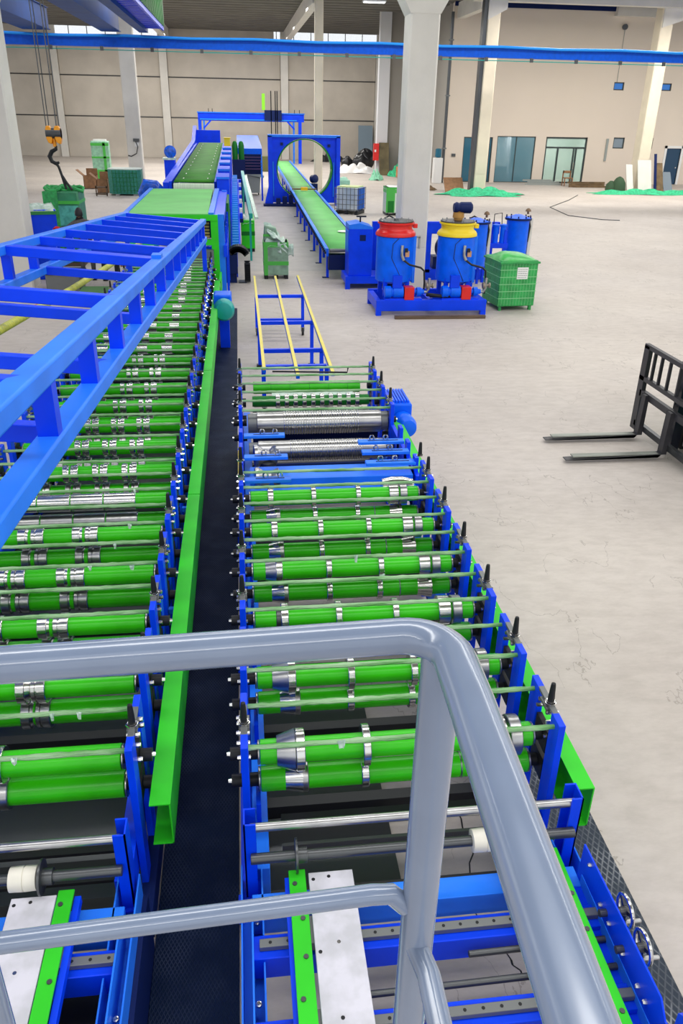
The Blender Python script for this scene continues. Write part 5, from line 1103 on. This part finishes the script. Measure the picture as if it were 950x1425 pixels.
# teal crate, tall wrapped box, cartons further back
t = thing('teal_mesh_crate', (-5.7, 45.2, 0), 'round-cornered teal mesh crate in front of the grey column', 'crate')
P8 = [(-6.6, 44.9), (-6.35, 44.65), (-5.15, 44.6), (-4.95, 44.85), (-4.95, 45.7), (-5.15, 45.95), (-6.35, 45.95), (-6.6, 45.7)]
MB().prism(P8, 0.08, 1.22, 'z').build('body', TNET, t); MB().prism([(p[0] * 1.0, p[1]) for p in P8], 1.22, 1.26, 'z').build('rim', mat('pale_rim', (.5, .6, .55), .5), t)
for z in (0.25, .45, .65, .85, 1.05): MB().box(-6.4, -5.1, 44.59, 44.6, z, z + .015).build('wire_hoop', DGREEN, t)
for i in range(8): MB().box(-6.35 + .17 * i, -6.33 + .17 * i, 44.57, 44.6, 0.1, 1.2).build('wire_bar', DGREEN, t)
for x in (-6.3, -5.4): MB().box(x, x + .2, 44.8, 45.6, 0, .08).build('pallet_foot', WHITE, t)
t = thing('tall_green_carton', (-8.3, 56.5, 0), 'tall carton in green tape and film, left of the grey column', 'box')
MB().box(-8.9, -7.85, 54.8, 55.4, 0.0, 2.15).build('carton', mat('mint_film', (.28, .55, .38), .4, noise=.2), t, bevel=.03)
for a in ((-8.91, -7.84, 1.9, 2.05), (-8.91, -7.84, 1.2, 1.3), (-8.2, -8.05, 0.1, 2.1), (-8.91, -8.0, 0.05, 0.55)): MB().box(a[0], a[1], 54.78, 54.8, a[2], a[3]).build('green_band', MATS['green_tape'], t)
MB().box(-8.75, -8.0, 54.9, 55.3, 2.15, 2.25).build('film_top', WHITE, t)
for k, (x, y, s_, lb_) in enumerate(((-8.1, 48.7, 0.7, 'open brown cardboard box left of the teal crate'), (-7.1, 46.3, 0.55, 'crumpled brown carton leaning on the left side of the teal crate'))):
    t = thing('cardboard_box', (x, y, 0), lb_, 'box')
    m = MB(); e = .02; m.box(x - s_ / 2, x + s_ / 2, y - .3, y - .3 + e, 0, .65); m.box(x - s_ / 2, x + s_ / 2, y + .3, y + .3 + e, 0, .65); m.box(x - s_ / 2, x - s_ / 2 + e, y - .3, y + .3, 0, .65); m.box(x + s_ / 2 - e, x + s_ / 2, y - .3, y + .3, 0, .65); m.box(x - s_ / 2, x + s_ / 2, y - .3, y + .3, 0, .02)
    m.build('carton', CARD, t)
    m = MB(); m.beam((x - s_ / 2, y, .65), (x - s_ / 2 - .35, y, .95), .6, .02); m.build('flap', CARD, t); m = MB(); m.box(x - s_ / 2 + .1, x + s_ / 2, y + .3, y + .32, .65, 1.0); m.build('flap', CARD, t)
t = thing('wooden_stool', (-6.9, 44.5, 0), 'small brown wooden frame on the floor at the foot of the teal crate', 'frame')
for z in (0.06, .38): MB().box(-7.2, -6.62, 44.3, 44.36, z, z + .08).build('slat', WOOD, t)
for x in (-7.2, -6.68): MB().box(x, x + .06, 44.3, 44.36, 0, .5).build('post', WOOD, t)
t = tag(MB().box(-4.9, -4.2, 48.2, 49.2, 0, 0.06).build('plastic_sheet', FILM), 'clear plastic sheet on the floor at the foot of the grey column', 'plastic sheet')

# worker
def worker():
    t = thing('person', (-4.0, 22.0, 0), 'person in dark jacket with white back lettering and red glove, beside the green bundle', 'person')
    bm = bmesh.new(); sk = bm.verts.layers.skin.verify()
    J = {'pel': ((-3.98, 22.1, 0.92), .17), 'spi': ((-3.98, 22.05, 1.15), .16), 'che': ((-4.0, 21.98, 1.36), .18), 'nek': ((-4.03, 21.95, 1.52), .075), 'hed': ((-4.05, 21.93, 1.60), .07),
         'shl': ((-4.20, 22.0, 1.42), .085), 'ell': ((-4.42, 22.1, 1.28), .06), 'wrl': ((-4.60, 22.15, 1.28), .04), 'shr': ((-3.78, 21.98, 1.42), .085), 'elr': ((-3.66, 22.1, 1.2), .06), 'wrr': ((-3.78, 22.35, 1.08), .04),
         'hil': ((-4.08, 22.1, 0.88), .12), 'knl': ((-4.12, 22.0, 0.48), .08), 'anl': ((-4.1, 22.1, 0.1), .055), 'hir': ((-3.88, 22.1, 0.88), .12), 'knr': ((-3.84, 22.0, 0.48), .08), 'anr': ((-3.86, 22.1, 0.1), .055), 'tol': ((-4.13, 22.3, .05), .05), 'tor': ((-3.85, 22.3, .05), .05)}
    V = {}
    for k, (p, r) in J.items():
        v = bm.verts.new(Vector(p) - WL[t.name]); v[sk].radius = (r, r * .85); V[k] = v; v[sk].use_root = (k == 'pel')
    for e in ('pel spi', 'spi che', 'che nek', 'nek hed', 'che shl', 'shl ell', 'ell wrl', 'che shr', 'shr elr', 'elr wrr', 'pel hil', 'hil knl', 'knl anl', 'anl tol', 'pel hir', 'hir knr', 'knr anr', 'anr tor'):
        a, b = e.split(); bm.edges.new((V[a], V[b]))
    me = bpy.data.meshes.new('body'); bm.to_mesh(me); bm.free(); me.materials.append(CLOTH)
    o = bpy.data.objects.new('body', me); C.objects.link(o); o.parent = t; WL[o.name] = WL[t.name]
    o.modifiers.new('skin', 'SKIN').use_smooth_shade = True; s_ = o.modifiers.new('sub', 'SUBSURF'); s_.levels = 2; s_.render_levels = 2
    # head facing the bundle, away from the camera and to the left
    hc = Vector((-4.06, 21.96, 1.67))
    m = MB(); m.T = Matrix.Translation(hc) @ Matrix.Rotation(0.7, 4, 'Z')
    def hf(u, v):
        a = 2 * PI * u; b = PI * v; x = .075 * math.sin(b) * math.cos(a); y = .095 * math.sin(b) * math.sin(a); z = .115 * math.cos(b)
        if y > 0.06: y += 0.02 * max(0, 1 - abs(z) / 0.03) * max(0, 1 - abs(x) / .02)
        if z < -.05: x *= .85
        return (x, y, z)
    m.grid(hf, 24, 16); h = m.build('head', SKIN, t)
    m = MB(); m.T = Matrix.Translation(hc + Vector((0.012, -0.015, 0.012))) @ Matrix.Rotation(0.7, 4, 'Z')
    m.grid(lambda u, v: (.092 * math.sin(PI * v * .62) * math.cos(2 * PI * u), .108 * math.sin(PI * v * .62) * math.sin(2 * PI * u) - .012, .125 * math.cos(PI * v * .72)), 24, 12); m.build('hood', HAIR, t)
    for s_ in (-1, 1):
        m = MB(); m.T = Matrix.Translation(hc) @ Matrix.Rotation(0.7, 4, 'Z'); m._lathe((s_ * .03, .088, .015), (0, 1, 0), [(0, .008), (.006, .006)], 8); m.build('eye', BLACK, h)
        m = MB(); m.T = Matrix.Translation(hc) @ Matrix.Rotation(0.7, 4, 'Z'); m._lathe((s_ * .072, 0, 0), (s_, 0, 0), [(0, .022), (.01, .025), (.014, .01)], 10); m.build('ear', SKIN, h)
    m = MB(); m.T = Matrix.Translation(hc) @ Matrix.Rotation(0.7, 4, 'Z'); m.box(-.022, .022, .08, .088, -.055, -.048); m.build('mouth', REDP, h)
    # hands with five fingers; the left one wears a red glove
    for (wx, wy, wz), d, mm, nm in (((-4.62, 22.15, 1.28), Vector((-1, .15, 0.05)), REDP, 'gloved_hand'), ((-3.78, 22.38, 1.07), Vector((-.3, 1, -.2)), SKIN, 'hand')):
        d.normalize(); w0 = Vector((wx, wy, wz)); sd = d.cross(Vector((0, 0, 1))).normalized(); u_ = sd.cross(d)
        m = MB().tube([w0 - d * .03, w0, w0 + d * .05, w0 + d * .09], .04, 10, True, [.032, .036, .045, .038])
        for i in range(4):
            b_ = w0 + d * .08 + sd * (-.03 + .02 * i); L_ = (.055, .068, .062, .048)[i]; m.tube([b_, b_ + d * L_ * .5, b_ + d * L_ * .85 - u_ * .02, b_ + d * L_ - u_ * .045], .0095, 6, True, [.011, .010, .009, .007])
        b_ = w0 + d * .02 - sd * .03; m.tube([b_, b_ + d * .03 - sd * .03, b_ + d * .06 - sd * .035], .011, 6, True, [.013, .011, .008])
        m.build(nm, mm, t)
    # lettering on the back of the jacket
    m = MB()
    for i, (gx, gw) in enumerate(((0, .03), (.045, .03), (.09, .012), (.115, .03))):
        m.box(-4.03 + gx, -4.03 + gx + gw, 21.805, 21.812, 1.33, 1.38)
    m.build('back_lettering', WHITE, t)
    for x in (-4.12, -3.86): MB().prism([(22.02, 0), (22.02, .10), (22.18, .10), (22.36, .06), (22.36, 0)], x - .05, x + .05, 'x').build('shoe', BLACK, t)
worker()

# ================================================================== THINGS ALONG THE FAR AND RIGHT WALLS
def drape(name, label, cx, cy, sx, sy, h, m_, seed, cat='net', parent=None, folds=4):
    rr = random.Random(seed); ph = [rr.uniform(0, 6.28) for _ in range(8)]
    def fn(u, v):
        a = (u - .5) * 2; b = (v - .5) * 2; r = a * a + b * b
        e = 1 + .18 * math.sin(5 * math.atan2(b, a) + ph[0])
        z_ = h * max(0, 1 - r * .9) * (0.55 + .45 * math.sin(folds * 2.1 * a + ph[1]) * math.sin(folds * 1.7 * b + ph[2])) + 0.015 + .05 * h * math.sin(17 * u + ph[3]) * math.cos(13 * v + ph[4]) * (1 if r < 1 else 0)
        return (cx + a * sx / 2 * e * (1 - .25 * b * b), cy + b * sy / 2 * e * (1 - .25 * a * a), max(0.01, z_))
    o = MB().grid(fn, 26, 14).build(name, m_, origin=(cx, cy, 0), solid=0.01)
    return tag(o, label, cat)
BGREEN = mat('bright_green_net', (0.03, 0.48, 0.22), 0.7, noise=0.3, scale=8, bump=.6, bscale=30)
drape('green_net_heap', 'bright green net heaped at the foot of the column between the blue windows', 13.4, 46.6, 4.6, 2.0, 0.5, BGREEN, 2)
drape('green_net_heap', 'long bright green net spread along the foot of the right-hand column', 23.8, 48.2, 6.5, 1.6, 0.3, BGREEN, 3)
drape('green_net_heap', 'flat end of green net lying at the right edge of the picture', 29.2, 50.3, 4.0, 1.2, 0.25, BGREEN, 14)
drape('green_net_scrap', 'small mint green net scrap on the floor left of the foreground column', 9.0, 56.5, 0.9, 0.8, 0.8, mat('mint_net', (.25, .6, .4), .7), 4)
drape('green_net_scrap', 'green net bunched against the grey end wall beside the brown board', 11.1, 60.0, 1.3, 1.0, 0.9, BGREEN, 6)
t = thing('film_wrapped_pack', (12.4, 60.9, 0), 'teal film-wrapped pack lying in front of the grey end wall', 'pack')
MB().box(11.4, 13.2, 61.1, 61.9, 0.75, 1.25).build('pack', mat('teal_pack_film', (.10, .28, .26), .25, noise=.3), t, bevel=.08); MB().box(11.5, 13.1, 61.1, 61.9, 0.45, .75).build('dark_base', BLACK, t); MB().box(11.6, 13.0, 61.2, 61.8, 0, .45).build('pallet', WOOD, t)
t = thing('orange_carton', (11.1, 58.6, 0), 'small orange brown carton on the floor beside the foreground column', 'box')
MB().box(10.75, 11.5, 58.2, 58.8, 0.05, 0.72).build('carton', mat('orange_brown_card', (.48, .18, .06), .7), t, bevel=.02); MB().box(11.5, 12.3, 58.1, 58.9, 0.0, 0.25).build('dark_base', BLACK, t)
t = thing('leaning_brown_board', (10.2, 61.4, 0), 'tall brown wooden board leaning on the white pilaster', 'board')
MB().prism([(61.0, 0), (61.06, 0), (61.66, 2.1), (61.6, 2.1)], 9.95, 10.65, 'x').build('board', mat('brown_board_grain', (.14, .11, .05), .6, noise=.4, scale=1.5), t)
t = thing('red_fire_box', (9.7, 61.5, 0), 'red box hung on the white pilaster', 'box')
MB().box(9.55, 9.92, 61.35, 61.69, 0.95, 2.05).build('cabinet', REDP, t); MB().box(9.6, 9.72, 61.34, 61.35, 1.5, 1.65).build('label_patch', WHITE, t)
t = thing('leaning_grey_panel', (10.0, 78, 0), 'blue grey sheet leaning on the far wall left of the black sacks', 'board')
MB().prism([(79.0, 0), (79.08, 0), (79.6, 2.9), (79.52, 2.9)], 10.9, 12.2, 'x').build('sheet', mat('blue_grey_sheet', (.20, .27, .33), .6), t)
rr_ = random.Random(21)
for k, (x, y, s_) in enumerate(((9.2, 65.5, .8), (9.75, 67.0, .95), (8.4, 67.2, .6))):
    r2 = random.Random(k + 40); ph = [r2.uniform(0, 6) for _ in range(4)]
    m = MB(); m.grid(lambda u, v: (x + s_ * .75 * math.sin(PI * v) * math.cos(2 * PI * u) * (1 + .12 * math.sin(5 * 2 * PI * u + ph[0])), y + s_ * .5 * math.sin(PI * v) * math.sin(2 * PI * u), .75 * s_ + s_ * .75 * math.cos(PI * v) * (1 + .15 * math.sin(3 * 2 * PI * u + ph[1]))), 18, 12)
    tag(m.build('rubbish_bag', mat('black_bag', (.012, .012, .014), .3), origin=(x, y, 0)), ('lowest black rubbish bag of the three before the white pilaster, in front', 'tallest black rubbish bag of the three before the white pilaster', 'smallest black rubbish bag, left behind the other two')[k], 'bag')
drape('white_debris_heap', 'heap of white plastic debris on the floor before the black bags', 8.6, 63.5, 3.6, 2.4, 0.75, WHITE, 8, 'debris')
drape('dark_debris_heap', 'low black heap against the far wall, right of the slim column', 8.0, 77.0, 3.0, 1.5, 0.8, BLACK, 9, 'debris')
drape('brown_debris_heap', 'low brown rubble heap beside the black heap at the far wall', 10.3, 74.5, 2.4, 1.2, 0.4, BROWN, 10, 'debris')
t = thing('dark_rack', (1.6, 66, 0), 'dark upright roll stand in the distance just left of the ring portal', 'stand')
MB()._lathe((0.9, 64, 1.25), (1, 0, 0), [(0, .3), (.02, .85), (.5, .85), (.52, .3)], 24).build('roll', BLACK, t); MB().beam((1.0, 63.6, 0), (1.3, 63.9, 1.2), .08, .08).build('strut', DSTEEL, t); MB().box(.9, 1.5, 63.7, 64.3, 0, .12).build('base', DSTEEL, t); MB().box(1.5, 2.3, 63.5, 64.5, .0, 1.0).build('olive_box', mat('olive', (.14, .14, .04), .7), t)
# boards leaning on the right column
for k, (x0, x1, h, m_, lb_) in enumerate(((23.2, 23.6, 1.5, CONC, 'narrow pale board leaning left of the right-hand column base'), (23.9, 24.75, 1.75, CONC, 'wide pale board leaning on the front of the right-hand column'), (24.9, 25.05, 2.1, NAVY, 'dark narrow board leaning at the right side of the right-hand column'), (25.1, 25.5, 1.6, BROWN, 'brown board leaning right of the dark narrow board'), (25.55, 26.1, 1.1, mat('slate_sheet', (.12, .16, .20), .5), 'slate sheet, rightmost of the boards leaning at the right-hand column'))):
    tag(MB().prism([(49.3, 0), (49.36, 0), (50.1, h), (50.04, h)], x0, x1, 'x').build('leaning_board', m_), lb_, 'board')
t = thing('wooden_chair', (20.6, 53.5, 0), 'small wooden chair by the right wall left of the boards', 'chair')
for x in (20.7, 21.2):
    for y in (53.2, 53.6): MB().box(x, x + .06, y, y + .06, 0, .9 if y > 53.4 else .45).build('leg', CARD, t)
MB().box(20.7, 21.26, 53.2, 53.66, .45, .5).build('seat', CARD, t); MB().box(20.7, 21.26, 53.6, 53.64, .75, .9).build('backrest', CARD, t)
for k, (x, y, s_, m_, lb_) in enumerate(((22.0, 52.6, 1.2, BROWN, 'pile of brown timber by the right wall'), (19.6, 54.2, 1.0, GREY, 'grey low pile at the foot of the right wall beside the glass door'))):
    t = thing('timber_pile', (x, y, 0), lb_, 'pile'); r2 = random.Random(k)
    for i in range(5): MB().box(x - s_ + r2.uniform(-.3, .3), x + s_ + r2.uniform(-.3, .3), y - .3 + .12 * i, y - .2 + .12 * i, 0.0 + .1 * (i // 2), .1 + .1 * (i // 2)).build('plank', m_, t)
t = thing('dark_green_sack', (22.9, 50.2, 0), 'dark green sack standing against the left side of the right-hand column', 'sack')
MB()._lathe((22.75, 49.6, 0), (0, 0, 1), [(0, .35), (.1, .42), (.5, .38), (.75, .22), (.85, .05)], 14).build('sack', mat('sack_green', (.03, .07, .03), .8), t); MB()._lathe((22.3, 49.7, 0), (0, 0, 1), [(0, .25), (.1, .33), (.4, .28), (.6, .08)], 14).build('small_sack', MATS['sack_green'], t)
t = thing('cardboard_flat', (12.0, 48.4, 0), 'brown flattened carton on the green net heap', 'box')
MB().prism([(48.0, 0.02), (48.1, .02), (48.8, .75), (48.7, .75)], 11.7, 12.8, 'x').build('carton', CARD, t); drape('rubble', 'small brown rubble on the floor right of the foreground column base', 10.9, 49.6, 1.2, .8, .3, BROWN, 31, 'debris')
t = thing('office_desk', (17.4, 57.5, 0), 'dark desk with chairs seen through the wide blue window', 'desk')
MB().box(16.9, 18.0, 57.0, 57.8, .8, .9).build('top', BROWN, t); MB().box(16.9, 18.0, 57.7, 57.8, 0, .8).build('panel', BROWN, t)
for x in (16.9, 17.9): MB().box(x, x + .1, 57.0, 57.8, 0, .8).build('side', BROWN, t)
t = thing('water_cooler', (13.3, 54.6, 0), 'white water cooler with a blue bottle behind the thin wall pipe', 'cooler')
MB().box(12.4, 12.95, 54.4, 54.9, 0.0, 1.5).build('body', WHITE, t, bevel=.03); MB()._lathe((12.68, 54.65, 1.5), (0, 0, 1), [(0, .1), (.05, .2), (.5, .2), (.55, .1)], 16).build('bottle', GLASS3, t)
t = thing('wall_switch', (13.9, 55.4, 0), 'small dark switch box on the right wall left of the first blue window', 'switch')
MB().box(13.75, 14.0, 55.42, 55.499, 1.55, 1.72).build('box', DSTEEL, t)
# floor details: cracks near the front and a cable in the distance
def crack(pts, lb_): 
    m = MB(); rr = random.Random(len(pts)); P = []
    for a, b in zip(pts, pts[1:]):
        for i in range(6): u = i / 6; P.append((a[0] + (b[0] - a[0]) * u + rr.uniform(-.012, .012), a[1] + (b[1] - a[1]) * u + rr.uniform(-.012, .012)))
    for i, (a, b) in enumerate(zip(P, P[1:])):
        d = Vector((b[0] - a[0], b[1] - a[1])).normalized(); nrm = Vector((-d.y, d.x)) * .0035 * (1 + .5 * rr.random())
        k = len(m.v); 
        for p, s_ in ((a, 1), (a, -1), (b, -1), (b, 1)): m.addv((p[0] + s_ * nrm.x, p[1] + s_ * nrm.y, .0015))
        m.f.append([k, k + 1, k + 2, k + 3])
    o = m.build('floor_crack', BLACK, bpy.data.objects['floor']); o['kind'] = 'structure'
crack([(1.17, 3.0), (1.22, 2.85), (1.32, 2.6), (1.42, 2.45), (1.5, 2.2), (1.62, 1.9)], 'x'); crack([(1.10, 4.55), (1.12, 4.3), (1.2, 4.1), (1.25, 3.8), (1.3, 3.4), (1.17, 3.0)], 'x')
tag(MB().tube([(19.2, 47, .015), (17.5, 44, .015), (15.2, 40.5, .015), (14.8, 37, .015), (15.8, 35.5, .015), (16.5, 35.3, .015)], 0.02, 6).build('loose_cable', DSTEEL), 'thin loose cable curving over the floor towards the wide blue window', 'cable')

# remove the unplaced prototypes
dead = [o for o in bpy.data.objects if o.parent == KIT['org']] + list(KITR.values()) + [KIT['org']]
for o in set(dead): bpy.data.objects.remove(o)
